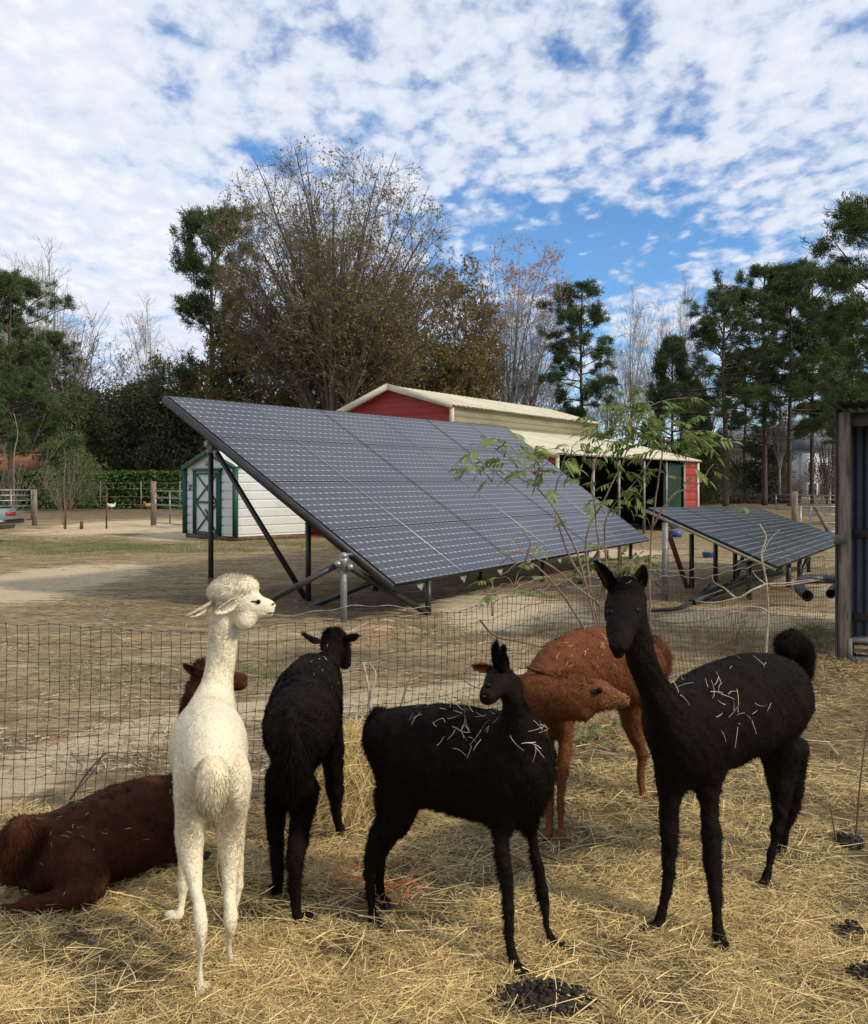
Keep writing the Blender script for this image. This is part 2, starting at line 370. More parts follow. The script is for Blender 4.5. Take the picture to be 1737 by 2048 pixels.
mb.build('straw', M_straw, label='loose yellow straw and hay strewn over the pen floor', cat='straw', kind='stuff')

# ------------------------------------------------------------------ alpacas
def fleece_mat(name, a, b, attr, spec=.25, rough=.75, scale=9, sheen=0., c3=None, **k):
    return mat(name, a, b, scale=scale, rough=rough, spec=spec, attr=attr, bump=.5, bscale=60, sheen=sheen, c3=c3, **k)
M_white = fleece_mat('cream_fleece', (.76, .67, .48), (.72, .62, .43), (.80, .71, .52), .1, scale=7, c3=(.58, .45, .27), s3=3.2, lo3=.58, hi3=.8)
M_whiteh = fleece_mat('cream_fleece_hair', (.80, .71, .52), (.74, .64, .45), (.86, .79, .62), .1, scale=7, c3=(.62, .50, .32), s3=3.2, lo3=.58, hi3=.8, trans=.5)
M_wtail = fleece_mat('yellowed_fleece', (.74, .61, .39), (.68, .54, .32), (.80, .69, .47), .1)
M_black = fleece_mat('black_fleece', (.0022, .0019, .0019), (.0060, .0036, .0026), (.0125, .0075, .0055), .06, .7, c3=(.013, .0068, .0045), s3=3.5, lo3=.52, hi3=.75)
M_orange = fleece_mat('rust_fleece', (.118, .036, .011), (.078, .023, .007), (.18, .064, .022), .15, scale=12)
M_oface = fleece_mat('fawn_face_hair', (.27, .12, .05), (.21, .08, .03), (.36, .19, .09), .15)
M_brown = fleece_mat('dark_brown_fleece', (.046, .0145, .006), (.030, .0105, .005), (.082, .027, .011), .1)
M_eye = mat('eye', (.003, .002, .002), rough=.35, spec=.12)
M_hoofd = mat('dark_toenail', (.02, .018, .017), (.05, .045, .04), rough=.5); M_hoofl = mat('horn_toenail', (.22, .18, .13), (.12, .09, .06), rough=.5)
M_earin = mat('ear_lining', (.27, .22, .19), (.42, .35, .29), scale=20, rough=.9)
M_nose = mat('nostril', (.02, .015, .014), rough=.6)

def remeshed(mb, voxel=.0075, it=7):
    me = mb.mesh('tmp'); o = bpy.data.objects.new('tmp', me); C.objects.link(o)
    r = o.modifiers.new('r', 'REMESH'); r.mode = 'VOXEL'; r.voxel_size = voxel
    s_ = o.modifiers.new('s', 'SMOOTH'); s_.factor = .5; s_.iterations = it
    dg = bpy.context.evaluated_depsgraph_get(); ev = o.evaluated_get(dg)
    m2 = bpy.data.meshes.new_from_object(ev); bpy.data.objects.remove(o); bpy.data.meshes.remove(me)
    n = len(m2.vertices); v = np.empty(n*3, 'f'); m2.vertices.foreach_get('co', v); v = v.reshape(-1, 3).astype(float)
    vn = np.empty(n*3, 'f'); m2.vertices.foreach_get('normal', vn); vn = vn.reshape(-1, 3).astype(float)
    m2.calc_loop_triangles(); tr = np.empty(len(m2.loop_triangles)*3, 'i'); m2.loop_triangles.foreach_get('vertices', tr); tr = tr.reshape(-1, 3)
    bpy.data.meshes.remove(m2)
    return v, vn, tr
def surf_sample(v, vn, tr, n, g, w=None):
    a, b, c = v[tr[:, 0]], v[tr[:, 1]], v[tr[:, 2]]
    ar = np.linalg.norm(np.cross(b-a, c-a), axis=1)
    if w is not None: ar = ar*w((a+b+c)/3)
    i = g.choice(len(tr), n, p=ar/ar.sum()); u = g.random((n, 2)); fl = u.sum(1) > 1; u[fl] = 1-u[fl]
    P = a[i]+(b[i]-a[i])*u[:, :1]+(c[i]-a[i])*u[:, 1:]
    N = nrm(vn[tr[i, 0]]*(1-u.sum(1))[:, None]+vn[tr[i, 1]]*u[:, :1]+vn[tr[i, 2]]*u[:, 1:])
    return P, N
def hair(P, N, flow, Ln, wd, g, clump=.35, soft=.55, nm=True, nz=.12):
    """short tapered locks leaning along the flow"""
    flow = np.broadcast_to(np.asarray(flow, float), P.shape)
    # clumped direction noise
    cx = np.stack([fbm(P[:, 0]*26+P[:, 2]*9+k*7, P[:, 1]*26+P[:, 2]*22+k*3, 60+k, 2)-.5 for k in range(3)], 1)*2
    d = nrm(N*.75+flow*.75+cx*clump*2+g.normal(0, .22, P.shape))
    S = nrm(np.cross(d, N)+g.normal(0, .12, P.shape))
    m = MB(); Ln = Ln*(.6+.7*g.random(len(P)))
    bend = flow*(Ln*.35)[:, None]
    nn = nrm(N*soft+d*.12+g.normal(0, nz, P.shape)) if nm else None
    ribbons(m, P-N*.003, d, S, Ln, wd*(.6+.8*g.random(len(P))), bend, g.random(len(P))*.9, 2, .12, nn)
    return m
def part_tube(mb, pts, k=14, m=5, up=(0, 0, 1)):
    """pts rows: x,y,z,rw,rh"""
    p = smoothpts(np.asarray(pts, float), m); tube(mb, p[:, :3], np.maximum(p[:, 3], .004), k, rh=np.maximum(p[:, 4], .004), up=up)
def rows(spec):
    out = []
    for s_ in spec:
        px, py, Y, a = s_[:4]; b_ = s_[4] if len(s_) > 4 else a
        out.append([*W(px, py, Y), a, b_])
    return out
def ear_mesh(p0, p1, width, face, curl=.35, thick=.006):
    """a leaf-shaped, cupped ear from base p0 to tip p1, opening towards 'face'"""
    p0, p1 = np.asarray(p0, float), np.asarray(p1, float); ax_ = p1-p0; Ln = np.linalg.norm(ax_); t_ = ax_/Ln
    f_ = np.asarray(face, float); f_ = nrm(f_-t_*(f_@t_)); s_ = np.cross(t_, f_)
    n, k = 12, 9; V = []; 
    for layer in (0, 1):
        for i in range(n+1):
            u = i/n; w = width*(max(0, math.sin(pi*min(1, (u*.86+.14))))**.7)*(1 if u < .97 else .5)+.002
            w *= (.75+.25*min(1, u*3))
            bow = -f_*.10*Ln*(u**2)*.6
            for j in range(k):
                q = (j/(k-1)-.5)*2; c_ = p0+ax_*u+s_*w*q*.5*(1-.12*curl*q*q)+f_*(curl*w*q*q*.9)+bow-(f_*thick*(1-.75*abs(q)) if layer else 0)
                V.append(c_)
    i_, j_ = np.meshgrid(np.arange(n), np.arange(k-1), indexing='ij'); q0 = (i_*k+j_).ravel()
    f1 = np.stack([q0, q0+1, q0+1+k, q0+k], 1); o_ = (n+1)*k; f2 = f1[:, ::-1]+o_
    e = []
    for i in range(n):
        for j in (0, k-1):
            a = i*k+j; e.append([a, a+k, a+k+o_, a+o_] if j else [a, a+o_, a+k+o_, a+k])
    for j in range(k-1):
        a = n*k+j; e.append([a, a+1, a+1+o_, a+o_])
    return np.array(V), np.vstack([f1, f2, np.array(e)])

def alpaca(name, label, S, seed):
    g = np.random.default_rng(seed); M1 = S['mat']
    feet = [np.array(G(l[-1][0], l[-1][1], .02)) for l in S['legs'] if not S.get('lying')] or [np.array(W(*S['torso'][2][:3]))]
    base = np.mean(feet, 0); base[2] = 0
    root = thing(name, label, 'alpaca', base, 'alpacas in the pen')
    mb = MB()
    TS = np.array(rows(S['torso'])); TS[:, 3:] *= S.get('slim', .955); part_tube(mb, TS, 22)
    part_tube(mb, rows(S['neck']), 16, up=S.get('nup', (0, 1, 0)))
    part_tube(mb, rows(S['head']), 16)
    for e_ in S.get('lumps', []): ellips(mb, W(*e_[:3]), e_[3:6])
    hoof = []
    for li, lg in enumerate(S['legs']):
        lg = [list(x) for x in lg]
        if not S.get('lying'):
            if len(lg[-1]) < 4: lg[-1].append(None)
            Yf = GY(lg[-1][1], .022); lg[-1] = [lg[-1][0], lg[-1][1], lg[-1][2], Yf]
            Yh = lg[0][3]; n = len(lg)
            for i in range(1, n-1):
                q = i/(n-1); off = lg[i][3] if len(lg[i]) > 3 else 0
                lg[i] = [lg[i][0], lg[i][1], lg[i][2], Yh+(Yf-Yh)*q+off]
        lt = S.get('legthin', .0045); pr = [[*W(a[0], a[1], a[3]), max(a[2]-lt*(i>0), .009), max(a[2]-lt*(i>0), .009)] for i, a in enumerate(lg)]
        # haunch and shoulder are deeper than wide
        part_tube(mb, pr, 12, up=(0, 1, 0))
        if li > 1 and not S.get('lying'): a = pr[len(pr)//2]; ellips(mb, a[:3], (a[3]*1.22, a[3]*1.22, a[3]*1.5))
        ft = np.array(pr[-1][:3]); fw = nrm(np.array([*S['fwd'][:2], 0.])) if not isinstance(S.get('toes'), dict) or li not in S['toes'] else nrm(np.array([*S['toes'][li], 0.]))
        sd = np.array([-fw[1], fw[0], 0]); rr = pr[-1][3]
        for s_ in (-1, 1):
            c_ = ft+fw*(.022+rr*.35)+sd*s_*rr*.48; 
            if not S.get('lying'): c_[2] = .017 if not (S.get('raised') == li) else ft[2]-.02
            ellips(mb, c_, (.040, .0165, .018), np.stack([fw, sd, UP]))
            hoof.append((c_+fw*.030-UP*.003, fw, sd))
    v, vn, tr = remeshed(mb, .0068, S.get('smooth', 6))
    # fillet the places where limbs and neck run into the trunk
    J = []
    for lg in S['legs']: J += [(W(lg[0][0], lg[0][1], lg[0][3]), .15, 1.), (W(lg[0][0]*.5+lg[1][0]*.5, lg[0][1]*.5+lg[1][1]*.5, lg[0][3]), .09, .6)]
    nk = rows(S['neck']); J += [(np.array(nk[0][:3]), .19, 1.), (np.array(nk[1][:3]), .15, 1.), (np.array(nk[-1][:3]), .05, .5)]
    wt = np.zeros(len(v))
    for c_, r_, k_ in J: wt = np.maximum(wt, k_*np.exp(-(np.linalg.norm(v-c_, axis=1)/r_)**4))
    e = np.vstack([tr[:, [0, 1]], tr[:, [1, 2]], tr[:, [2, 0]]]); e = np.vstack([e, e[:, ::-1]]); dgr = np.bincount(e[:, 0], minlength=len(v))
    for it in range(S.get('fillet', 110)):
        mn = np.stack([np.bincount(e[:, 0], v[e[:, 1], k], minlength=len(v)) for k in range(3)], 1)/np.maximum(dgr, 1)[:, None]
        v = v+(mn-v)*(.75*wt)[:, None]
    tt = v[tr]; fn = np.cross(tt[:, 1]-tt[:, 0], tt[:, 2]-tt[:, 0]); vn = np.stack([np.bincount(tr.ravel(), np.repeat(fn[:, k], 3), minlength=len(v)) for k in range(3)], 1); vn = nrm(vn)
    # fine lumps in the coat
    d = (fbm(v[:, 0]*22+v[:, 2]*17, v[:, 1]*22+v[:, 2]*9, seed, 3)-.5)*S.get('lump', .012)
    v = v+vn*d[:, None]
    bm = MB(); bm.add(v, tr, np.clip(.3+.4*g.random(len(v)), 0, 1)); bm.build('body', M1, root, smooth=True)
    hd = np.array(rows(S['head'])); hp = hd[:, :3]; skull, muz = hp[S.get('skull', 0)], hp[-1]
    hax = muz-skull; hl = np.linalg.norm(hax)
    tk = W(*S['topknot'][:3]); tr_ = S['topknot'][3]
    def lenf(P):
        l_ = np.full(len(P), S.get('fur', .013))
        q = np.clip(((P-skull)@hax)/hl**2, 0, 1); near = np.exp(-(np.linalg.norm(P-(skull+q[:, None]*hax), axis=1)/.095)**4)
        l_ = l_*(1-near*np.clip(q*1.4+.35, 0, .8)*S.get('shortface', 1))
        tkd = np.exp(-(np.linalg.norm(P-tk, axis=1)/tr_)**2); l_ += tkd*S['topknot'][4]
        l_ *= np.clip((P[:, 2]-.0)/.05, .35, 1) if not S.get('lying') else 1
        for c in S.get('shag', []):
            cc = W(*c[:3]); l_ += np.exp(-(np.linalg.norm(P-cc, axis=1)/c[3])**2)*c[4]
        low = np.clip((.16-P[:, 2])/.1, 0, 1) if not S.get('lying') else 0
        return l_*(1-.35*low)
    fw3 = nrm(np.array([*S['fwd'][:2], 0.]))
    P, N = surf_sample(v, vn, tr, S.get('n', 62000), g)
    flow = -fw3*.45+np.array([0, 0, -.7])
    lf = lenf(P); flow = np.broadcast_to(flow, P.shape).copy()
    tkw = np.exp(-(np.linalg.norm(P-tk, axis=1)/tr_)**2)[:, None]; flow = flow*(1-tkw)+tkw*np.array([0, 0, .25])
    hair(P, N, flow, lf, .0032, g, S.get('clump', .35), S.get('soft', 1.), nz=S.get('nz', .12)).build('fleece', S.get('hairmat', M1), root)
    if 'facemat' in S:
        q = ((P-skull)@hax)/hl**2; dd = np.linalg.norm(P-(skull+np.clip(q, 0, 1)[:, None]*hax), axis=1)
        k = (q > .28) & (dd < .085); 
        hair(P[k]+N[k]*.001, N[k], flow[k], np.full(k.sum(), .009), .0045, g, soft=1.).build('face_hair', S['facemat'], root)
    for ei, e_ in enumerate(S['ears']):
        V_, F_ = ear_mesh(W(*e_[0]), W(*e_[1]), e_[2], e_[3], e_[4] if len(e_) > 4 else .35)
        em = MB(); em.add(V_, F_); eo = em.build('ear', M1, root, smooth=True)
        tri = np.vstack([F_[:, [0, 1, 2]], F_[:, [0, 2, 3]]]); tt = V_[tri]; fn = nrm(np.cross(tt[:, 1]-tt[:, 0], tt[:, 2]-tt[:, 0])); cen = V_.mean(0)
        vn_ = np.zeros_like(V_); 
        for q in range(3): np.add.at(vn_, tri[:, q], fn)
        vn_ = nrm(vn_); Pe, Ne = surf_sample(V_, vn_, tri, 1500, g)
        ax_ = nrm(W(*e_[1])-W(*e_[0])); hair(Pe, Ne*.5, ax_, np.full(1500, e_[5] if len(e_) > 5 else .008), .003, g).build('ear_fleece', S.get('earmat', M1), eo)
        if S.get('earin'):
            half = (13)*9; f_ = F_[:12*8]; q = np.abs((np.arange(half) % 9)/8-.5)*2; u = (np.arange(half)//9)/12
            okf = np.array([np.all((q[x] < .66) & (u[x] < .8) & (u[x] > .1)) for x in f_]); fv = nrm(np.asarray(e_[3], float))
            lm = MB(); lm.add(V_[:half]+fv*.0035, f_[okf]); lm.build('ear_lining', S['earin'], eo, smooth=True)
    for e_ in S['eyes']:
        em = MB(); ellips(em, W(*e_[:3]), (e_[3],)*3); em.build('eye', M_eye, root, smooth=True)
    for e_ in S.get('dark', []):
        em = MB(); ellips(em, W(*e_[:3]), e_[3:6], e_[6] if len(e_) > 6 else None); em.build(e_[7] if len(e_) > 7 else 'eyelid', S.get('darkmat', M_nose), root, smooth=True)
    if 'nose' in S:
        for e_ in S['nose']: em = MB(); ellips(em, W(*e_[:3]), (e_[3], e_[3], e_[3]*.6)); em.build('nostril', M_nose, root, smooth=True)
    if 'tail' in S:
        tm = MB(); part_tube(tm, rows(S['tail']), 10, up=(0, 1, 0)); tv, tvn, ttr = remeshed(tm, .007, 3)
        tb = MB(); tb.add(tv, ttr); to = tb.build('tail', S.get('tailmat', M1), root, smooth=True)
        Pt, Nt = surf_sample(tv, tvn, ttr, 7000, g); hair(Pt, Nt, S.get('tailflow', (0, 0, -1.1)), np.full(7000, S.get('tailfur', .035)), .003, g).build('tail_fleece', S.get('tailmat', M1), to)
    for c_, fw, sd in hoof:
        hm = MB(); ellips(hm, c_+fw*.004, (.013, .009, .011), np.stack([fw, sd, UP]), 8, 6); hm.build('toenail', S.get('hoof', M_hoofd), root, smooth=True)
    return root, (v, vn, tr)

ALP = {}
ALP['white'] = alpaca('alpaca', 'cream white alpaca seen from behind with its head turned to the side', dict(
    mat=M_white, hairmat=M_whiteh, fwd=(-.05, 1), n=80000, clump=.06, soft=2., nz=.02, fur=.0075, hoof=M_hoofl, earin=M_earin, lump=.007,
    torso=[(424, 1560, 2.86, .07, .08), (423, 1528, 2.97, .112, .145), (419, 1500, 3.15, .134, .175), (416, 1492, 3.34, .140, .182), (418, 1482, 3.5, .110, .16), (422, 1485, 3.62, .06, .09)],
    neck=[(420, 1465, 3.46, .112, .11), (427, 1412, 3.47, .094, .09), (437, 1362, 3.50, .064, .068), (444, 1300, 3.52, .056, .06), (448, 1250, 3.51, .054, .058), (450, 1210, 3.50, .05, .052)],
    head=[(444, 1206, 3.50, .05, .045), (468, 1202, 3.50, .064, .064), (494, 1208, 3.49, .058, .064), (516, 1213, 3.48, .041, .048), (533, 1214, 3.47, .030, .035), (546, 1215, 3.47, .022, .025)],
    lumps=[(460, 1184, 3.50, .088, .072, .058), (487, 1175, 3.49, .060, .055, .040), (496, 1231, 3.48, .045, .046, .044), (543, 1221, 3.465, .017, .018, .010), (539, 1230, 3.468, .016, .018, .009), (514, 1196, 3.455, .022, .014, .010), (490, 1240, 3.47, .040, .04, .04), (548, 1211, 3.465, .010, .014, .012), (372, 1572, 2.98, .045, .08, .10), (424, 1428, 3.36, .085, .13, .075), (427, 1405, 3.43, .075, .09, .07), (480, 1572, 2.98, .045, .08, .10)],
    topknot=(468, 1176, 3.50, .085, .016),
    legs=[[(385, 1590, .07, 2.98), (380, 1680, .055, .06), (391, 1770, .026, .02), (402, 1848, .026, -.05), (401, 1915, .0145, -.03), (400, 1985, .018)],
          [(463, 1590, .07, 3.0), (461, 1680, .052, .06), (460, 1770, .027, .02), (461, 1843, .027, -.05), (457, 1890, .0155, -.03), (460, 1930, .018)],
          [(392, 1560, .07, 3.42), (376, 1640, .045), (370, 1700, .03), (367, 1770, .024), (364, 1805, .018), (360, 1832, .02)],
          [(452, 1560, .07, 3.42), (470, 1640, .045), (474, 1700, .032), (476, 1770, .024), (470, 1810, .018), (462, 1838, .02)]],
    toes={2: (-.9, .4), 0: (.1, 1), 1: (.3, 1)},
    ears=[((424, 1203, 3.47), (378, 1234, 3.40), .048, (.3, -.6, -.9), .3, .005), ((478, 1196, 3.44), (431, 1226, 3.38), .044, (.45, -1, -.5), .35, .005)],
    eyes=[(517, 1204, 3.446, .009)], nose=[(547, 1208, 3.453, .0055)], dark=[(510, 1203, 3.442, .020, .004, .0028), (541, 1226, 3.452, .013, .006, .0022, None, 'mouth')],
    tail=[(424, 1520, 2.86, .03), (426, 1555, 2.81, .050), (424, 1590, 2.80, .050), (421, 1622, 2.81, .032)], tailmat=M_wtail, tailfur=.013), 1)
ALP['black_rear'] = alpaca('alpaca', 'black alpaca seen from behind with its head lowered towards the hay heap', dict(
    mat=M_black, fwd=(.12, 1), fur=.012, lump=.014,
    torso=[(590, 1500, 3.36, .07, .09), (594, 1476, 3.45, .128, .15), (602, 1448, 3.6, .150, .175), (614, 1408, 3.8, .150, .182), (632, 1380, 3.98, .125, .17), (645, 1378, 4.12, .08, .12)],
    neck=[(640, 1375, 4.05, .10), (652, 1345, 4.16, .075), (662, 1315, 4.24, .062), (668, 1292, 4.29, .055)],
    head=[(668, 1290, 4.28, .05, .045), (672, 1285, 4.32, .062, .06), (680, 1296, 4.40, .052, .055), (688, 1315, 4.47, .037, .042), (692, 1330, 4.51, .028, .03)],
    lumps=[(668, 1276, 4.30, .06, .055, .045)], topknot=(668, 1272, 4.30, .07, .014), shag=[(588, 1735, 3.42, .10, .010)],
    legs=[[(558, 1545, .075, 3.5), (552, 1640, .044, .06), (553, 1690, .032, .0), (556, 1735, .028, -.03), (555, 1782, .024)],
          [(610, 1560, .08, 3.46), (603, 1640, .05, .07), (592, 1700, .038, .0), (590, 1745, .03, -.04), (591, 1800, .021, -.02), (594, 1838, .024)],
          [(650, 1430, .09, 3.98), (664, 1500, .06), (670, 1580, .038), (676, 1640, .024), (684, 1668, .024)],
          [(612, 1430, .08, 3.98), (602, 1510, .055), (604, 1600, .035), (604, 1650, .024), (604, 1690, .024)]],
    toes={0: (-.4, .9), 1: (.95, .3), 2: (.8, .5)},
    ears=[((644, 1284, 4.26), (607, 1272, 4.22), .034, (-.1, .5, -.9), .3, .016), ((690, 1274, 4.28), (714, 1273, 4.26), .032, (.3, .8, -.4), .3, .016)],
    eyes=[(698, 1290, 4.36, .011)],
    tail=[(590, 1425, 3.42, .035), (590, 1470, 3.31, .05), (585, 1520, 3.27, .045), (583, 1560, 3.28, .03)], tailfur=.05), 2)
ALP['black_mid'] = alpaca('alpaca', 'black alpaca with straw on its back standing side on and looking back over its shoulder', dict(
    mat=M_black, fwd=(.93, -.36), fur=.013, lump=.014, nup=(0, 1, 0),
    torso=[(757, 1525, 3.47, .06, .10), (778, 1512, 3.45, .12, .155), (812, 1506, 3.41, .145, .178), (880, 1513, 3.33, .155, .195), (960, 1526, 3.24, .155, .20), (1030, 1540, 3.16, .145, .20), (1076, 1555, 3.10, .11, .165), (1100, 1565, 3.07, .05, .09)],
    neck=[(1052, 1515, 3.12, .115), (1043, 1462, 3.10, .078), (1032, 1420, 3.09, .055), (1025, 1385, 3.08, .044), (1019, 1350, 3.08, .040)],
    head=[(1016, 1352, 3.09, .034, .034), (1003, 1360, 3.07, .044, .045), (990, 1376, 3.03, .042, .045), (979, 1391, 2.99, .032, .034), (971, 1399, 2.96, .022, .024)],
    lumps=[(1000, 1352, 3.08, .045, .05, .038)], topknot=(1003, 1338, 3.08, .05, .012), shag=[(1085, 1600, 3.12, .10, .012)],
    legs=[[(795, 1570, .10, 3.40), (790, 1632, .078, -.02), (754, 1676, .04, -.02), (741, 1735, .025), (743, 1800, .021), (744, 1830, .024)],
          [(815, 1570, .09, 3.52), (800, 1640, .062), (772, 1686, .034), (760, 1735, .023), (761, 1795, .022)],
          [(1008, 1600, .065, 3.10), (1005, 1690, .036), (1013, 1760, .031), (1019, 1820, .024), (1020, 1880, .021), (1029, 1932, .024)],
          [(1055, 1610, .055, 3.16), (1068, 1690, .03), (1086, 1780, .022), (1094, 1850, .018), (1108, 1888, .024)]],
    toes={0: (.4, -.9), 1: (.5, -.8), 2: (.5, -.85), 3: (.9, -.4)},
    ears=[((1006, 1345, 3.04), (990, 1292, 3.02), .038, (-.6, -.5, 0), .45, .018), ((1014, 1340, 3.12), (1004, 1296, 3.13), .034, (-.4, -.8, 0), .4, .014)],
    eyes=[(976, 1371, 2.985, .0115)], nose=[(969, 1393, 2.945, .005)],
    tail=[(785, 1465, 3.47, .035), (768, 1440, 3.50, .045), (756, 1450, 3.51, .045), (750, 1480, 3.51, .03)], tailfur=.03), 3)
ALP['rust'] = alpaca('alpaca', 'rust coloured alpaca behind the black ones reaching its neck and head sideways', dict(
    mat=M_orange, facemat=M_oface, fwd=(-.8, -.55), fur=.015, lump=.010, hoof=M_hoofl, nup=(0, 0, 1), raised=2,
    torso=[(1066, 1395, 4.20, .06, .07), (1084, 1382, 4.24, .11, .12), (1128, 1350, 4.35, .145, .18), (1195, 1332, 4.5, .155, .20), (1262, 1338, 4.65, .15, .185), (1300, 1345, 4.75, .09, .13)],
    neck=[(1082, 1400, 4.22, .09, .10), (1046, 1395, 4.10, .085, .095), (1046, 1394, 3.98, .08, .10), (1085, 1393, 3.90, .075, .103), (1135, 1392, 3.87, .07, .096), (1172, 1391, 3.86, .06, .080)],
    head=[(1172, 1391, 3.86, .055, .066), (1196, 1391, 3.86, .05, .066), (1216, 1395, 3.86, .04, .052), (1236, 1399, 3.86, .03, .036), (1250, 1401, 3.86, .024, .027), (1257, 1402, 3.86, .016, .018)],
    lumps=[(1160, 1412, 3.86, .08, .05, .06)], topknot=(1150, 1352, 3.86, .09, .010), shag=[(1310, 1300, 4.75, .12, .02)],
    legs=[[(1120, 1420, .09, 4.28), (1131, 1480, .042), (1125, 1540, .029), (1122, 1600, .022), (1121, 1650, .018), (1122, 1674, .024)],
          [(1092, 1430, .07, 4.35), (1092, 1500, .04), (1098, 1580, .026), (1100, 1668, .024)],
          [(1262, 1395, .09, 4.66), (1266, 1452, .058), (1284, 1506, .028), (1281, 1550, .022), (1285, 1590, .02)],
          [(1300, 1400, .09, 4.74), (1312, 1480, .045), (1330, 1540, .026), (1326, 1590, .022)]],
    toes={0: (-.4, -.9), 2: (.5, -.9)},
    ears=[((1190, 1366, 3.84), (1052, 1342, 3.90), .052, (-.1, -.6, -.9), .35, .010), ((990, 1337, 4.02), (948, 1333, 4.02), .040, (-.1, -.9, -.3), .35, .012)],
    eyes=[(1200, 1381, 3.802, .013)], dark=[(1189, 1384, 3.819, .034, .011, .014, None, 'eye_patch'), (1245, 1411, 3.838, .022, .006, .003, None, 'mouth')], nose=[(1256, 1396, 3.845, .006), (1252, 1409, 3.84, .005)],
    tail=[(1300, 1285, 4.83, .04), (1316, 1298, 4.86, .05), (1318, 1330, 4.86, .045), (1314, 1350, 4.86, .03)], tailfur=.04), 4)
ALP['black_right'] = alpaca('alpaca', 'tall black alpaca with upright ears and raised tail facing the viewer beside the shelter', dict(
    mat=M_black, fwd=(-.72, -.6), fur=.012, lump=.014,
    torso=[(1322, 1500, 3.20, .05, .08), (1342, 1488, 3.24, .11, .15), (1378, 1462, 3.33, .15, .19), (1435, 1432, 3.47, .165, .205), (1500, 1408, 3.62, .165, .205), (1555, 1400, 3.75, .145, .185), (1592, 1410, 3.85, .08, .12)],
    neck=[(1345, 1455, 3.26, .12), (1322, 1405, 3.21, .078), (1297, 1350, 3.17, .057), (1278, 1300, 3.15, .050), (1268, 1255, 3.15, .052), (1262, 1215, 3.15, .055)],
    head=[(1257, 1188, 3.15, .060, .056), (1253, 1205, 3.12, .070, .062), (1250, 1228, 3.07, .068, .060), (1244, 1255, 3.00, .050, .048), (1240, 1278, 2.95, .039, .038), (1237, 1296, 2.92, .029, .030)],
    lumps=[(1254, 1178, 3.13, .058, .05, .042), (1272, 1212, 3.045, .020, .02, .014), (1224, 1215, 3.05, .020, .02, .014), (1231, 1293, 2.915, .017, .017, .016), (1243, 1294, 2.912, .017, .017, .016), (1238, 1308, 2.935, .019, .02, .014), (1270, 1245, 3.06, .03, .05, .035)], topknot=(1252, 1168, 3.13, .055, .026), nose=[(1231, 1280, 2.915, .006), (1243, 1281, 2.915, .006)],
    legs=[[(1345, 1540, .085, 3.32), (1338, 1610, .048), (1339, 1680, .035), (1338, 1740, .028), (1330, 1800, .022), (1317, 1850, .026)],
          [(1412, 1530, .085, 3.34), (1420, 1610, .045), (1424, 1690, .038), (1428, 1750, .033), (1434, 1820, .023), (1440, 1880, .028)],
          [(1560, 1480, .11, 3.74), (1562, 1550, .068), (1562, 1600, .042), (1555, 1660, .027), (1541, 1720, .02), (1533, 1762, .024)],
          [(1578, 1480, .10, 3.88), (1586, 1560, .055), (1584, 1610, .034), (1572, 1660, .025), (1567, 1697, .024)]],
    toes={0: (-.9, -.4), 1: (.15, -1), 2: (-.5, -.8)},
    ears=[((1226, 1184, 3.13), (1192, 1122, 3.10), .050, (.3, -1, .1), .4, .006), ((1278, 1180, 3.14), (1288, 1131, 3.13), .044, (-.2, -1, .1), .4, .006)],
    eyes=[(1273, 1221, 3.022, .012), (1222, 1225, 3.025, .012)],
    tail=[(1568, 1300, 3.88, .035), (1578, 1283, 3.91, .045), (1597, 1284, 3.93, .045), (1611, 1312, 3.93, .035), (1614, 1350, 3.92, .022)], tailfur=.03), 5)
ALP['lying'] = alpaca('alpaca', 'dark brown alpaca lying on the straw behind the cream white one', dict(
    mat=M_brown, fwd=(.9, .43), fur=.014, lying=True, lump=.012, toes={0: (-.9, -.3), 1: (-.9, -.3), 2: (1, 0)},
    torso=[(30, 1715, 3.53, .06, .07), (52, 1702, 3.55, .13, .13), (105, 1705, 3.6, .17, .165), (180, 1690, 3.68, .18, .19), (262, 1660, 3.78, .18, .205), (330, 1645, 3.9, .16, .20), (390, 1645, 4.02, .10, .15)],
    neck=[(385, 1620, 4.02, .12), (388, 1550, 4.06, .088), (384, 1490, 4.10, .066), (386, 1430, 4.12, .058), (396, 1385, 4.12, .058), (412, 1362, 4.12, .05)],
    head=[(404, 1362, 4.12, .05, .05), (425, 1356, 4.12, .06, .058), (452, 1360, 4.10, .045, .05), (475, 1363, 4.08, .034, .042), (491, 1362, 4.07, .026, .032)],
    lumps=[(412, 1342, 4.12, .06, .055, .045)], topknot=(405, 1336, 4.12, .08, .014),
    legs=[[(140, 1700, .11, 3.56), (170, 1760, .095, 3.48), (150, 1795, .06, 3.42), (90, 1805, .045, 3.42), (45, 1812, .045, 3.42)],
          [(70, 1740, .07, 3.6), (30, 1755, .05, 3.62), (0, 1758, .04, 3.62)],
          [(345, 1690, .07, 3.82), (340, 1708, .05, 3.8), (380, 1710, .045, 3.82)]],
    ears=[((400, 1345, 4.1), (368, 1330, 4.08), .04, (0, -1, -.3), .35, .008)],
    eyes=[(446, 1350, 4.05, .011)], nose=[(494, 1355, 4.045, .006)],
    tail=[(62, 1650, 3.5, .05), (42, 1668, 3.46, .062), (30, 1700, 3.44, .05), (34, 1730, 3.44, .03)], tailfur=.04), 6)

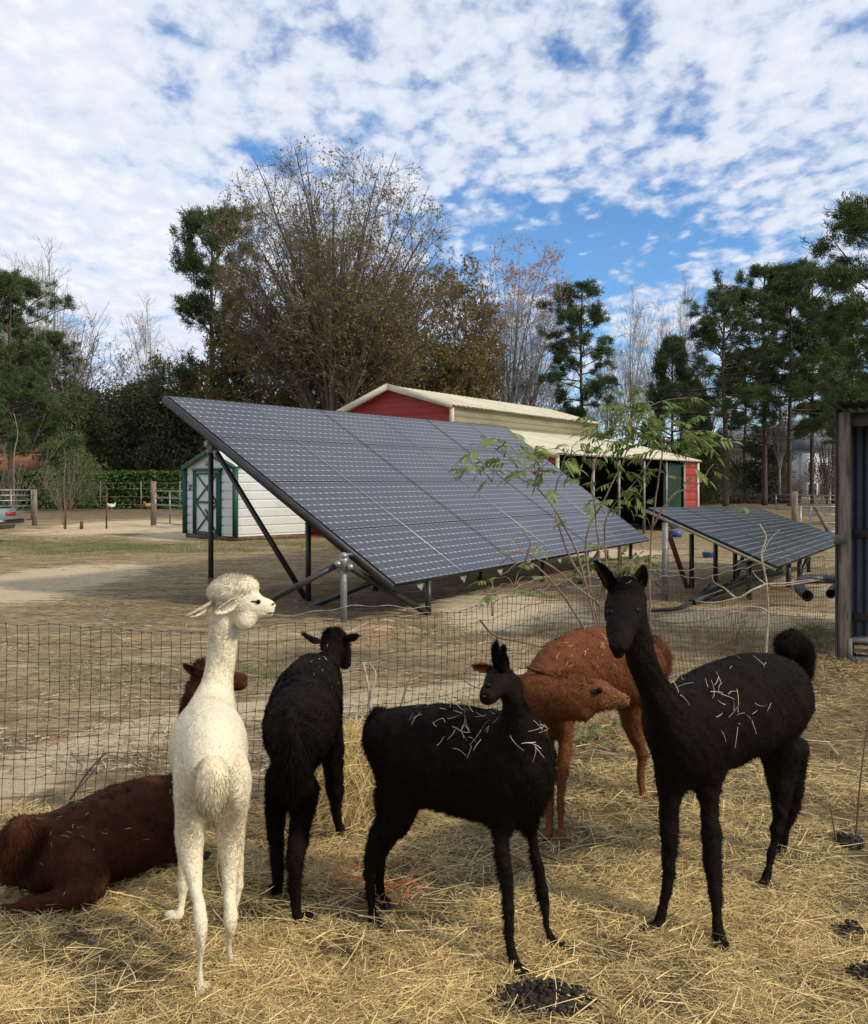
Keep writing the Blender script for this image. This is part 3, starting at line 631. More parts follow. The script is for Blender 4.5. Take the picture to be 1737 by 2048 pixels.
# straw caught in the coats
mb = MB(); g2 = np.random.default_rng(77)
def coat_straw(key, n, cx, cy, sx, sy, L0=.02, L1=.07):
    v, vn, tr = ALP[key][1]
    px = v[:, 0]/v[:, 1]*F+CX; py = HY+(HC-v[:, 2])/v[:, 1]*F
    wt = np.exp(-((px-cx)/sx)**2-((py-cy)/sy)**2)*(vn[:, 2] > .0)*(((vn*nrm(np.array([0, 0, HC])-v)).sum(1)) > .1)
    i = g2.choice(len(v), n, p=wt/wt.sum()); P = v[i]+vn[i]*.013; N = vn[i]
    d = nrm(np.cross(N, g2.normal(0, 1, N.shape))+N*.1); s_ = nrm(np.cross(d, N)+g2.normal(0, .3, N.shape)); Ln = g2.uniform(L0, L1, n)
    ribbons(mb, P, d, s_, Ln, g2.uniform(.0009, .0018, n), np.cross(N, d)*(g2.normal(0, .45, n)*Ln)[:, None]-N*(Ln*.12)[:, None], g2.uniform(.0, .85, n), 5, .6)
coat_straw('black_mid', 34, 950, 1450, 60, 35); coat_straw('black_mid', 12, 1070, 1480, 25, 30); coat_straw('black_mid', 12, 830, 1420, 60, 20, .01, .04)
coat_straw('black_right', 26, 1420, 1380, 80, 60, .015, .09); coat_straw('black_right', 3, 1250, 1165, 14, 6, .01, .03); coat_straw('black_right', 8, 1500, 1470, 70, 60, .015, .05)
coat_straw('rust', 34, 1170, 1300, 80, 40, .01, .035); coat_straw('lying', 22, 170, 1660, 120, 60, .008, .03); coat_straw('black_rear', 22, 640, 1330, 30, 40, .005, .02)
coat_straw('white', 5, 420, 1440, 40, 40, .01, .03)
mb.build('coat_straw', M_straw2, label='pale bits of straw caught in the fleece of the alpacas', cat='straw', kind='stuff')

# ------------------------------------------------------------------ paints and metals
M_blackpipe = mat('black_painted_pipe', (.012, .012, .013), (.03, .026, .024), scale=6, rough=.45, spec=.5)
M_rust = mat('rusty_steel', (.09, .035, .018), (.16, .07, .035), scale=30, rough=.85)
M_galv = mat('galvanised_steel', (.34, .35, .35), (.22, .23, .23), scale=25, rough=.42, metallic=.7, spec=.5)
M_galvdull = mat('dull_galvanised', (.27, .27, .26), (.18, .175, .16), scale=12, rough=.6, metallic=.4)
M_alu = mat('aluminium_frame', (.55, .56, .57), rough=.4, metallic=.8)
M_backsheet = mat('panel_backing', (.035, .035, .04), rough=.6)
M_wire = mat('rusty_fence_wire', (.055, .036, .024), (.10, .07, .045), scale=15, rough=.8)
M_wiregalv = mat('galvanised_wire', (.30, .29, .27), (.16, .14, .12), scale=12, rough=.6, metallic=.3)
M_wood = mat('weathered_post_wood', (.15, .115, .08), (.27, .22, .165), scale=3, rough=.85, bump=.5, stretch=(6, 6, .8), c3=(.09, .06, .04), s3=2.5)
M_wood2 = mat('grey_rail_wood', (.11, .095, .08), (.2, .175, .15), scale=4, rough=.9, bump=.4, stretch=(1, 1, 6))
M_corr = mat('dark_corrugated_iron', (.055, .065, .08), (.085, .095, .11), scale=2.5, rough=.55, metallic=.35, c3=(.06, .04, .03), s3=1.5, lo3=.6, hi3=.8)
M_red = mat('red_barn_paint', (.34, .035, .030), (.27, .026, .024), scale=1.3, rough=.5, stretch=(1, 1, .4), c3=(.22, .05, .04), s3=3, lo3=.6, hi3=.85)
M_cream = mat('cream_trim_paint', (.60, .56, .42), (.47, .43, .31), scale=2, rough=.5)
M_creamwall = mat('shaded_cream_siding', (.235, .215, .135), (.15, .135, .075), scale=1.2, rough=.6, stretch=(.5, .5, 3))  # streaky cream, darkened in its colour to mimic the weaker sun on this wall
M_roof = mat('cream_sheet_roof', (.64, .60, .46), (.54, .49, .35), scale=.7, rough=.42, c3=(.42, .37, .25), s3=2.5, lo3=.58, hi3=.8)
M_shed = mat('white_shed_siding', (.60, .62, .62), (.54, .55, .52), scale=1.5, rough=.5, c3=(.38, .36, .26), s3=1.6, lo3=.60, hi3=.85)
M_shedroof = mat('pale_shed_roof', (.62, .64, .64), (.5, .52, .52), scale=2, rough=.45)
M_door = mat('worn_white_door', (.66, .67, .67), (.52, .54, .54), scale=2.2, rough=.6, c3=(.13, .16, .10), s3=3, lo3=.62, hi3=.8)
M_green = mat('dark_green_trim', (.012, .065, .042), (.02, .085, .055), scale=4, rough=.5)
M_tarp = mat('dark_green_cloth', (.010, .028, .018), (.015, .04, .025), scale=3, rough=.9)
M_inside = mat('shaded_barn_inside', (.02, .02, .02), rough=.9)  # near black colour paints in the shade inside the lean-to
M_block = mat('concrete_block', (.30, .29, .26), (.22, .21, .19), scale=20, rough=.95, bump=.4)
M_plank2 = mat('sandy_painted_beam', (.30, .26, .18), (.2, .17, .12), scale=6, rough=.8)
M_plank = mat('old_brown_plank', (.10, .06, .035), (.2, .13, .08), scale=8, rough=.9)

# solar cells: dark mono cells, thin bus lines, pale diamonds where four cells meet
def cellmat(name, base, line):
    m = bpy.data.materials.new(name); m.use_nodes = True; t = m.node_tree; b = t.nodes['Principled BSDF']
    uv = t.nodes.new('ShaderNodeUVMap'); sp_ = t.nodes.new('ShaderNodeSeparateXYZ'); t.links.new(uv.outputs[0], sp_.inputs[0])
    u, v = sp_.outputs[0], sp_.outputs[1]
    du = mth(t, 'ABSOLUTE', mth(t, 'SUBTRACT', mth(t, 'FRACT', mth(t, 'ADD', u, .5)), .5)); dv = mth(t, 'ABSOLUTE', mth(t, 'SUBTRACT', mth(t, 'FRACT', mth(t, 'ADD', v, .5)), .5))
    ln_u = mth(t, 'LESS_THAN', du, .018); ln_v = mth(t, 'LESS_THAN', dv, .022)
    dia = mth(t, 'LESS_THAN', mth(t, 'ADD', du, dv), .14)
    edge = mth(t, 'MAXIMUM', mth(t, 'MAXIMUM', mth(t, 'LESS_THAN', u, .0), mth(t, 'GREATER_THAN', u, 12.)), mth(t, 'MAXIMUM', mth(t, 'LESS_THAN', v, .0), mth(t, 'GREATER_THAN', v, 8.)))
    rid = t.nodes.new('ShaderNodeTexWhiteNoise'); rid.noise_dimensions = '3D'
    fl = t.nodes.new('ShaderNodeCombineXYZ'); t.links.new(mth(t, 'FLOOR', u), fl.inputs[0]); t.links.new(mth(t, 'FLOOR', v), fl.inputs[1]); t.links.new(fl.outputs[0], rid.inputs[0])
    c0 = mixc(t, rid.outputs[0], base, tuple(x*1.35 for x in base))
    c = mixc(t, mth(t, 'MULTIPLY', ln_u, .35), c0, line); c = mixc(t, mth(t, 'MULTIPLY', ln_v, .75), c, line); c = mixc(t, mth(t, 'MULTIPLY', dia, mth(t, 'SUBTRACT', 1., edge)), c, line); c = mixc(t, edge, c, (.012, .012, .015))
    t.links.new(c, b.inputs['Base Color']); b.inputs['Roughness'].default_value = .38; b.inputs['Specular IOR Level'].default_value = .4
    b.inputs['Coat Weight'].default_value = .32; b.inputs['Coat Roughness'].default_value = .13
    return m
M_cell = cellmat('solar_cells', (.017, .0175, .023), (.40, .42, .46))
def sheet(name, q, mt, parent, uv):
    me = bpy.data.meshes.new(name); me.from_pydata([tuple(map(float, p-root_loc(parent))) for p in q], [], [(0, 1, 2, 3)]); l_ = me.uv_layers.new(name='UVMap')
    for i, c_ in enumerate(uv): l_.data[i].uv = c_
    me.materials.append(mt); o = bpy.data.objects.new(name, me); C.objects.link(o); o.parent = parent; return o
def module(root, a, b, c, d, nu=12, nv=8, cm=None):
    """a b = top edge, d c = bottom edge; black framed module, glass proud of nothing, 40 mm deep"""
    n = nrm(np.cross(d-a, b-a)); 
    if n[2] < 0: n = -n
    g_ = .006; ctr = (a+b+c+d)/4
    a, b, c, d = (p+(ctr-p)/np.linalg.norm(ctr-p)*g_ for p in (a, b, c, d))
    fr = MB(); dn = n*.04
    V = np.array([a, b, c, d, a-dn, b-dn, c-dn, d-dn]); fr.add(V, np.array([[0, 4, 5, 1], [1, 5, 6, 2], [2, 6, 7, 3], [3, 7, 4, 0], [4, 7, 6, 5]]))
    for p, q in ((a, b), (b, c), (c, d), (d, a)): bar(fr, p+n*.001, q+n*.001, .012, .007)
    po = fr.build('solar_panel', M_backsheet, root)
    sheet('cells', [a+n*.0005, b+n*.0005, c+n*.0005, d+n*.0005], cm or M_cell, po, [(-.12, nv+.12), (nu+.12, nv+.12), (nu+.12, -.12), (-.12, -.12)])
M_cell2 = cellmat('reflection_darkened_cells', (.009, .011, .011), (.38, .42, .42))  # cell colour darkened to imitate dark trees reflected in the low array
def array(root, TL, TR, BL, BR, nc, nr, sag=0., cm=None):
    TL, TR, BL, BR = map(np.array, (TL, TR, BL, BR))
    def Pq(s, t):
        p = (TL*(1-s)+TR*s)*(1-t)+(BL*(1-s)+BR*s)*t
        p[2] += sag*4*s*(1-s)*(.3+t); return p
    for r_ in range(nr):
        for c_ in range(nc):
            module(root, Pq(c_/nc, r_/nr), Pq((c_+1)/nc, r_/nr), Pq((c_+1)/nc, (r_+1)/nr), Pq(c_/nc, (r_+1)/nr), cm=cm)
    return Pq
def pipe(root, name, p0, p1, r_, m_, k=10, **kw):
    mb = MB(); tube(mb, [p0, p1], r_, k); return mb.build(name, m_, root, smooth=False, **kw)
def shade(o):
    return o
ar = thing('solar_array', 'large tilted solar array of four rows of dark panels on black pipes', 'solar array', (-1.4, 11.2, 0), 'ground mounted solar arrays')
PQ = array(ar, (-3.52, 12.2, 2.70), (1.54, 20.1, 2.74), (-.416, 10.2, .44), (4.28, 18.36, .39), 6, 4)
nA_ = nrm(np.cross(PQ(0, 1)-PQ(0, 0), PQ(1, 0)-PQ(0, 0))); nA_ = nA_ if nA_[2] > 0 else -nA_
for t_ in (.12, .38, .62, .88):                       # rails under the modules
    mb = MB(); bar(mb, PQ(-.005, t_)-nA_*.07, PQ(1.0, t_)-nA_*.07, .05, .05); mb.build('rail', M_galvdull, ar)
mb = MB(); bar(mb, PQ(-.004, 0)-nA_*.05, PQ(-.004, 1)-nA_*.05, .05, .09); mb.build('edge_beam', M_blackpipe, ar)
def post(root, px, py0, Y, r_, m_=None, z0=None, rustfoot=False):
    p = W(px, py0, Y); q = p.copy(); q[2] = -.05
    o = pipe(root, 'post', q, p, r_, m_ or M_blackpipe)
    if rustfoot: pipe(o, 'footing', [q[0]+.015, q[1], -.05], [q[0]+.015, q[1], .28], r_+.022, M_rust)
    return p
p = post(ar, 422, 892, 12.35, .036, rustfoot=True)
pipe(ar, 'cross_pipe', W(414, 888, 12.35), W(470, 889, 13.1), .033, M_blackpipe)
mb = MB(); ellips(mb, W(416, 888, 12.33), (.04, .045, .04)); tube(mb, [W(422, 880, 12.35), W(422, 906, 12.35)], .055, 10); tube(mb, [W(413, 888, 12.3), W(430, 888, 12.45)], .048, 10); mb.build('fitting', M_galv, ar, smooth=True)
pipe(ar, 'brace', W(434, 905, 12.3), W(616, 1204, 12.1), .036, M_blackpipe)
mb = MB(); ellips(mb, W(432, 905, 12.3), (.042, .042, .042)); mb.build('fitting', M_galv, ar, smooth=True)
post(ar, 617, 1018, 12.0, .036)
p = post(ar, 688, 1112, 10.3, .036, M_galvdull)
mb = MB(); tube(mb, [W(688, 1108, 10.3), W(688, 1140, 10.3)], .05, 10); ellips(mb, W(688, 1112, 10.28), (.042, .042, .042)); ellips(mb, W(676, 1128, 10.25), (.038, .038, .038)); ellips(mb, W(701, 1134, 10.25), (.038, .038, .038)); mb.build('fitting', M_galv, ar, smooth=True)
pipe(ar, 'cross_pipe', W(690, 1110, 10.3), W(745, 1112, 11.0), .033, M_blackpipe)
pipe(ar, 'brace', W(678, 1128, 10.3), W(520, 1212, 10.3), .036, M_blackpipe)
pipe(ar, 'brace', W(698, 1134, 10.3), W(858, 1228, 10.9), .036, M_blackpipe)
pipe(ar, 'brace', W(800, 1142, 11.2), W(628, 1212, 11.6), .034, M_blackpipe)
for px, py, Y in ((751, 1130, 13.4), (857, 1160, 10.9), (1085, 1118, 14.6), (1174, 1104, 15.6), (1240, 1092, 16.8), (1262, 1085, 18.3), (960, 1140, 14.8), (1214, 1100, 18.6)): post(ar, px, py, Y, .038)
pipe(ar, 'brace', W(1198, 1105, 16), W(1160, 1165, 14.2), .034, M_blackpipe)
for s_ in np.linspace(.06, .96, 9):                    # mounting plates that peek out below the lowest edge
    p = PQ(s_, 1.0)-nA_*.06; mb = MB(); V = np.array([p-D2*.08, p+D2*.08, p+np.array([.02, 0, -.08])]); mb.add(np.vstack([V, V-nA_*.02]), [np.array([[0, 1, 2], [5, 4, 3]]), np.array([[0, 3, 4, 1], [1, 4, 5, 2], [2, 5, 3, 0]])]); mb.build('mounting_plate', M_galvdull, ar)

for c_ in (1, 3, 5):                                    # pale gaskets between some of the columns
    mb = MB(); bar(mb, PQ(c_/6, .002)+nA_*.003, PQ(c_/6, .998)+nA_*.003, .010, .006); mb.build('seam_strip', M_alu, ar)
ar2 = thing('solar_array', 'small low solar array of two rows near the corrugated shelter', 'solar array', (4.5, 13, 0), 'ground mounted solar arrays')
PQ2 = array(ar2, (2.885, 12.5, 1.215), (5.94, 17.28, 1.09), (4.31, 11.6, .50), (7.36, 16.38, .53), 4, 2, cm=M_cell2)
nB_ = nrm(np.cross(PQ2(0, 1)-PQ2(0, 0), PQ2(1, 0)-PQ2(0, 0))); nB_ = nB_ if nB_[2] > 0 else -nB_
for t_ in (.2, .8): mb = MB(); bar(mb, PQ2(-.005, t_)-nB_*.07, PQ2(1, t_)-nB_*.07, .05, .05); mb.build('rail', M_galvdull, ar2)
mb = MB(); bar(mb, PQ2(-.006, 0)-nB_*.045, PQ2(-.006, 1)-nB_*.045, .03, .035); mb.build('edge_beam', M_plank2, ar2)
for px, py, Y in ((1331, 1046, 12.3), (1384, 1068, 13.4), (1432, 1086, 14.2), (1471, 1100, 14.6), (1499, 1118, 12.2), (1600, 1110, 14.4), (1618, 1104, 16), (1578, 1120, 13.6)): post(ar2, px, py, Y, .042 if px == 1331 else .036, M_galvdull if px == 1331 else None)
pipe(ar2, 'brace', W(1338, 1066, 12.3), W(1375, 1176, 12.9), .034, M_rust); pipe(ar2, 'brace', W(1489, 1105, 13.5), W(1476, 1150, 13.8), .03, M_blackpipe); pipe(ar2, 'brace', W(1622, 1103, 15.6), W(1603, 1145, 15), .03, M_blackpipe)
mb = MB(); box(mb, W(1500, 1130, 12.4), (.3, .12, .12)); mb.build('junction_box', M_galvdull, ar2)

# ------------------------------------------------------------------ barn
P0 = np.array([2.94, 22.1, 0]); LB = 11.2
barn = thing('red_barn', 'red metal barn with cream roofs and an open lean-to behind the large solar array', 'barn', P0+E2*4.7)
EV, EVL, PK = 3.50, 2.20, 4.02
def B(c, z, l=0.): return P0+E2*c+D2*l+UP*z
M = MB()
ribbed(M, B(6.36, 0), UP*EV, B(2.95, 0)-B(6.36, 0), .29, .02, 'rib')          # gable front, ribs level
ribbed(M, B(8.2, 0), UP*2.5, B(6.62, 0)-B(8.2, 0), .29, .02, 'rib')
M.build('front_wall', M_red, barn)
M = MB(); n_ = -D2*.0
V = [B(6.6, EV), B(4.78, PK), B(2.95, EV)]
for z0 in np.arange(EV, PK-.05, .145):                # the gable triangle in level boards
    z1 = min(z0+.14, PK); w0 = (PK-z0)/(PK-EV)*1.825; w1 = (PK-z1)/(PK-EV)*1.825
    off = -D2*(.0 if int(round((z0-EV)/.145)) % 2 else .016)
    poly(M, [B(4.78+w0*.84, z0)+off, B(4.78+w1*.84, z1)+off, B(4.78-w1, z1)+off, B(4.78-w0, z0)+off])
    poly(M, [B(4.78+w1*.84, z1)+off, B(4.78+w1*.84, z1)-D2*0.008, B(4.78-w1, z1)-D2*0.008, B(4.78-w1, z1)+off])
M.build('gable', M_red, barn)
M = MB(); V_ = B(2.95, 0)-B(.0, 0)
ribbed(M, B(2.93, 0), UP*EVL, B(0, 0)-B(2.93, 0), .29, .02, 'rib')
poly(M, [B(2.93, EVL), B(0, EVL), B(2.93, 2.98)]); M.build('lean_to_front', M_red, barn)
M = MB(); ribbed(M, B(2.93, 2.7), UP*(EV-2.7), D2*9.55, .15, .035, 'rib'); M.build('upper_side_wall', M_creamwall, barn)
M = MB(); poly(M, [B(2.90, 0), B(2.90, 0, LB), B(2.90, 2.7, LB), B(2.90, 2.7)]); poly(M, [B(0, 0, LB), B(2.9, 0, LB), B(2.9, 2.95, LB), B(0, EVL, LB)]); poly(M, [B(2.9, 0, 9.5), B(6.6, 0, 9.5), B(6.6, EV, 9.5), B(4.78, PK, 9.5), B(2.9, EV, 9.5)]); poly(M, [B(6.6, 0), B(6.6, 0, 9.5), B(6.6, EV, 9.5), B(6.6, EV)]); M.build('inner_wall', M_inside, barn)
def slab(mb, a, b, c, d, period, depth, th=.03):
    """ribbed roof sheet: a->b is the eave, a->d up the slope"""
    a, b, c, d = map(np.asarray, (a, b, c, d)); ribbed(mb, a, b-a, d-a, period, depth, 'rib', thick=th)
M = MB(); slab(M, B(2.80, EV-.01, -.25), B(2.80, EV-.01, 9.7), B(4.78, PK+.05, 9.7), B(4.78, PK+.05, -.25), .24, .025); M.build('roof', M_roof, barn)
M = MB(); slab(M, B(4.78, PK+.05, -.25), B(4.78, PK+.05, 9.7), B(6.48, 3.42, 9.7), B(6.48, 3.42, -.25), .24, .025); M.build('roof', M_roof, barn)
M = MB(); slab(M, B(-.15, EVL+.01, -.25), B(-.15, EVL+.01, LB+.2), B(2.96, 2.99, LB), B(2.96, 2.99, -.25), .24, .025); M.build('lean_to_roof', M_roof, barn)
M = MB(); slab(M, B(6.6, 2.95, -.25), B(6.6, 2.95, LB), B(8.3, 2.45, LB), B(8.3, 2.45, -.25), .24, .025); M.build('lean_to_roof', M_roof, barn)
M = MB(); bar(M, B(2.78, EV-.03, -.27), B(4.80, PK+.03, -.27), .03, .16); bar(M, B(6.50, 3.39, -.27), B(4.78, PK+.03, -.27), .03, .16); M.build('gable_trim', M_cream, barn)
M = MB(); bar(M, B(-.17, EVL-.04, -.26), B(2.98, 2.94, -.26), .03, .15); M.build('gable_trim', M_cream, barn)
M = MB(); bar(M, B(2.93, 2.9, -.03), B(2.93, EV-.02, -.03), .12, .12); M.build('corner_trim', M_cream, barn)
M = MB(); bar(M, B(-.02, 0, -.03), B(-.02, EVL-.02, -.03), .09, .09); M.build('corner_trim', M_cream, barn)
pr_ = (1392-CX)/F
M = MB(); ribbed(M, B(-.0, 0, LB-1.35), UP*(EVL-.02), D2*1.35, .29, .03, 'rib'); M.build('end_panel', M_red, barn)
M = MB(); bar(M, B(-.03, 0, LB), B(-.03, EVL, LB), .09, .09); M.build('corner_trim', M_cream, barn)
for z0 in np.arange(.29, 2.1, .29):
    pass
for l_ in (2.2, 4.0, 6.0, 8.0, LB-1.4): 
    M = MB(); bar(M, B(0, 0, l_), B(0, EVL, l_), .07, .07); M.build('post', M_galvdull, barn)
for l_ in (2.2, 4.0, 6.0, 8.0):
    for sg in (-1, 1): M = MB(); bar(M, B(0, EVL-.45, l_), B(0, EVL-.03, l_+sg*.45), .05, .05); M.build('knee_brace', M_inside, barn)
tp = MB(); n_ = 16; 
for i in range(n_):
    a = B(.06+.03*math.sin(i*1.3), 0, 7.9+i*.12); b = B(.06+.03*math.sin((i+1)*1.3), 0, 7.9+(i+1)*.12); poly(tp, [a, b, b+UP*2.1, a+UP*2.1])
tp.build('hanging_tarp', M_tarp, barn)

# ------------------------------------------------------------------ white garden shed
sa = np.array([-5.08, 23.7, 0]); wf = np.array([-1.87, 2.0, 0]); wf = nrm(wf); lf_ = np.array([wf[1], -wf[0], 0])
if lf_[0] < 0: lf_ = -lf_
Wd_, Ln_ = 2.62, 2.15; EVs, PKs = 1.92, 2.30
def Sx(u, l, z): return sa+wf*u+lf_*l+UP*z
shed = thing('garden_shed', 'small white metal garden shed with dark green trim and a crossbuck door', 'shed', Sx(Wd_/2, Ln_/2, 0))
M = MB(); ribbed(M, Sx(0, 0, .12), UP*(EVs-.12), lf_*Ln_, .225, .03, 'lap2'); M.build('side_wall', M_shed, shed)
M = MB(); ribbed(M, Sx(Wd_, 0, .12), UP*(EVs-.12), -wf*Wd_, .225, .026, 'lap2'); 
V = [Sx(0, .005, EVs), Sx(Wd_, .005, EVs), Sx(Wd_/2, .005, PKs)]; poly(M, V); M.build('front_wall', M_shed, shed)
M = MB(); poly(M, [Sx(Wd_, 0, .1), Sx(Wd_, Ln_, .1), Sx(Wd_, Ln_, EVs), Sx(Wd_, 0, EVs)]); poly(M, [Sx(0, Ln_, .1), Sx(0, Ln_, EVs), Sx(Wd_/2, Ln_, PKs), Sx(Wd_, Ln_, EVs), Sx(Wd_, Ln_, .1)]); M.build('rear_walls', M_shed, shed)
M = MB(); ribbed(M, Sx(-.1, -.12, EVs-.0), lf_*(Ln_+.2), Sx(Wd_/2, -.12, PKs+.04)-Sx(-.1, -.12, EVs), .09, .016, 'wave'); M.build('roof', M_shedroof, shed)
M = MB(); ribbed(M, Sx(Wd_/2, -.12, PKs+.04), lf_*(Ln_+.2), Sx(Wd_+.1, -.12, EVs)-Sx(Wd_/2, -.12, PKs+.04), .09, .016, 'wave'); M.build('roof', M_shedroof, shed)
for a, b in (((-.08, EVs-.03), (Wd_/2+.02, PKs+.02)), ((Wd_+.08, EVs-.03), (Wd_/2-.02, PKs+.02))): M = MB(); bar(M, Sx(a[0], -.1, a[1]), Sx(b[0], -.1, b[1]), .03, .13); M.build('gable_trim', M_green, shed)
for u in (-.01, Wd_+.01): M = MB(); bar(M, Sx(u, -.02, .1), Sx(u, -.02, EVs-.04), .13, .12); M.build('corner_trim', M_green, shed)
M = MB(); bar(M, Sx(0, .03, .06), Sx(Wd_, .03, .06), .08, .12); bar(M, Sx(.03, 0, .06), Sx(.03, Ln_, .06), .08, .12); M.build('base_skid', M_plank, shed)
d0, d1, dz = .78, 2.02, 1.82                       # door between d0..d1 along the front (from the right corner)
M = MB(); ribbed(M, Sx(d1, -.03, .14), -wf*(d1-d0), UP*(dz-.16), .15, .008, 'rib'); dr = M.build('door', M_door, shed)
M = MB(); bar(M, Sx(d1+.04, -.05, .12), Sx(d1+.04, -.05, dz+.0), .09, .05); bar(M, Sx(d0-.04, -.05, .12), Sx(d0-.04, -.05, dz), .09, .05); bar(M, Sx(d1+.16, -.05, dz+.03), Sx(d0-.16, -.05, dz+.03), .05, .08); M.build('door_frame', M_green, shed)
zm = .98
for a, b in (((d1-.04, .16), (d0+.04, zm)), ((d0+.04, .16), (d1-.04, zm)), ((d1-.04, zm), (d0+.04, dz-.06)), ((d0+.04, zm), (d1-.04, dz-.06))):
    M = MB(); k = .0 if a[0] > b[0] else .008; bar(M, Sx(a[0], -.058-k, a[1]), Sx(b[0], -.058-k, b[1]), .014, .045); M.build('cross_bar', M_green, dr)
for z0 in (.17, zm, dz-.07): M = MB(); bar(M, Sx(d1-.03, -.07, z0), Sx(d0+.03, -.07, z0), .016, .055); M.build('cross_bar', M_green, dr)
for u in (d0+.05, d1-.05): M = MB(); bar(M, Sx(u, -.069, .16), Sx(u, -.069, dz-.05), .045, .014); M.build('door_stile', M_green, dr)
M = MB(); bar(M, Sx(1.20, -.08, .62), Sx(1.42, -.08, .78), .03, .05); M.build('latch', M_green, dr)
M = MB(); box(M, Sx(1.4, -.03, 2.02), (.16, .03, .13), np.stack([wf, lf_, UP])); M.build('vent', M_galvdull, shed)
M = MB(); box(M, Sx(2.36, -.03, 1.42), (.16, .02, .08), np.stack([wf, lf_, UP])); M.build('name_plate', M_galvdull, shed)
M = MB(); box(M, Sx(2.36, -.03, 1.32), (.08, .02, .07), np.stack([wf, lf_, UP])); M.build('door_bell', M_rust, shed)

# ------------------------------------------------------------------ pen fence
def resample(pl, step):
    pl = np.asarray(pl, float); d = np.r_[0, np.cumsum(np.linalg.norm(np.diff(pl, axis=0), axis=1))]; s_ = np.arange(0, d[-1], step)
    return np.stack([np.interp(s_, d, pl[:, k]) for k in range(pl.shape[1])], 1), s_
fn_ = thing('wire_fence', 'rusty woven wire fence sagging between the pen and the yard', 'fence', (0, 4.9, 0))
fp, fs = resample(smoothpts(np.column_stack([FENCE, np.zeros(len(FENCE))]), 6)[:, :2], .047)
topz = lambda s_: .885+.03*np.sin(s_*1.7)+.018*np.sin(s_*4.1+1)
tg = nrm(np.gradient(fp, axis=0)); nn_ = np.stack([tg[:, 1], -tg[:, 0]], 1)
gf = np.random.default_rng(3)
def fpt(i, q):          # q 0 at ground, 1 top
    z = q*topz(fs[i]); lean = .06*(1-q)**2*np.sin(fs[i]*1.1+.5)+.03*np.sin(fs[i]*2.3)*np.sin(q*3); sh = .05*(1-q)**2.2*np.sin(fs[i]*.9+2)
    return np.stack([fp[i, 0]+nn_[i, 0]*lean+tg[i, 0]*sh, fp[i, 1]+nn_[i, 1]*lean+tg[i, 1]*sh, z+.006*np.sin(fs[i]*23+q*9)], -1)
mb = MB(); idx = np.arange(len(fp)); lev = np.linspace(.0, 1, 11)
pts = np.stack([fpt(idx, q)+gf.normal(0, .0022, (len(fp), 3)) for q in lev], 1)
prisms(mb, pts[:, :-1].reshape(-1, 3), pts[:, 1:].reshape(-1, 3), np.full(len(fp)*10, .0016), np.full(len(fp)*10, .0016), 3)
prisms(mb, pts[:-1].reshape(-1, 3), pts[1:].reshape(-1, 3), np.full((len(fp)-1)*11, .0017), np.full((len(fp)-1)*11, .0017), 3)
kn = pts.reshape(-1, 3); prisms(mb, kn-np.array([0, 0, .004]), kn+np.array([0, 0, .004]), np.full(len(kn), .0032), np.full(len(kn), .0032), 3)
mb.build('netting', M_wire, fn_)
for dz_, nm_ in ((.055, 0), (.0, 1)):
    tp_ = np.column_stack([fp, topz(fs)+dz_+.012*np.sin(fs*9+dz_*50)+.006*np.sin(fs*31)]); mb = MB(); tube(mb, tp_, .0022, 4); mb.build('top_wire', M_wiregalv, fn_)
for px in (-2.9,):
    mb = MB(); y_ = fence_y(px)+.03; bar(mb, (px, y_, -.1), (px, y_, .98), .022, .022); mb.build('fence_post', M_rust, fn_)

# ------------------------------------------------------------------ corrugated shelter at the right
sh = thing('animal_shelter', 'dark corrugated iron shelter on a grey wooden corner post', 'shelter', (3.63, 8.2, 0))
mb = MB(); tube(mb, smoothpts([(3.63, 8.2, -.05), (3.635, 8.2, 1.1), (3.63, 8.2, 2.19)], 6), [.062]*13, 14); mb.build('corner_post', M_wood, sh, smooth=True)
sd_ = nrm(np.array([.50, .866, 0])); sf_ = np.array([sd_[1], -sd_[0], 0])
q0 = np.array([3.535, 8.16, .03])
mb = MB(); ribbed(mb, q0, sd_*2.6, UP*2.2, .076, .018, 'wave', thick=.002); mb.build('side_wall', M_corr, sh)
mb = MB(); ribbed(mb, q0+sd_*.75+np.array([.0, 0, 0])+sf_*.02, sf_*3, UP*2.2, .076, .018, 'wave', thick=.002); mb.build('inner_wall', M_corr, sh)
mb = MB(); ribbed(mb, q0-sd_*.22-sf_*.10+UP*2.22, sf_*3.2, sd_*3.0+UP*.0, .076, .02, 'wave', thick=.003); mb.build('roof', M_corr, sh)
for z0, hh, mt_ in ((2.12, .10, M_wood2), (1.09, .075, M_wood2), (.30, .07, M_wood2)):
    mb = MB(); a = np.array([3.70, 8.26, z0]); bar(mb, a if z0 > 2 else a+sd_*.55, (a if z0 > 2 else a+sd_*.55)+sf_*3, .045, hh*1.0); mb.build('beam', mt_, sh)
mb = MB(); bar(mb, (3.52, 8.1, 1.07), (3.60, 8.12, 1.07), .04, .08); mb.build('cleat', M_wood2, sh)
blk = thing('concrete_block', 'grey hollow concrete block on the ground beside the shelter post', 'concrete block', (3.86, 8.2, 0))
mb = MB(); a = np.array([3.86, 8.12, .1])
for dx in (-.18, 0, .18): box(mb, a+sf_*dx, (.035, .19, .19), np.stack([sf_, sd_, UP]))
for dz_ in (-.082, .082): box(mb, a+UP*dz_, (.395, .186, .032), np.stack([sf_, sd_, UP]))
mb.build('block_shell', M_block, blk)

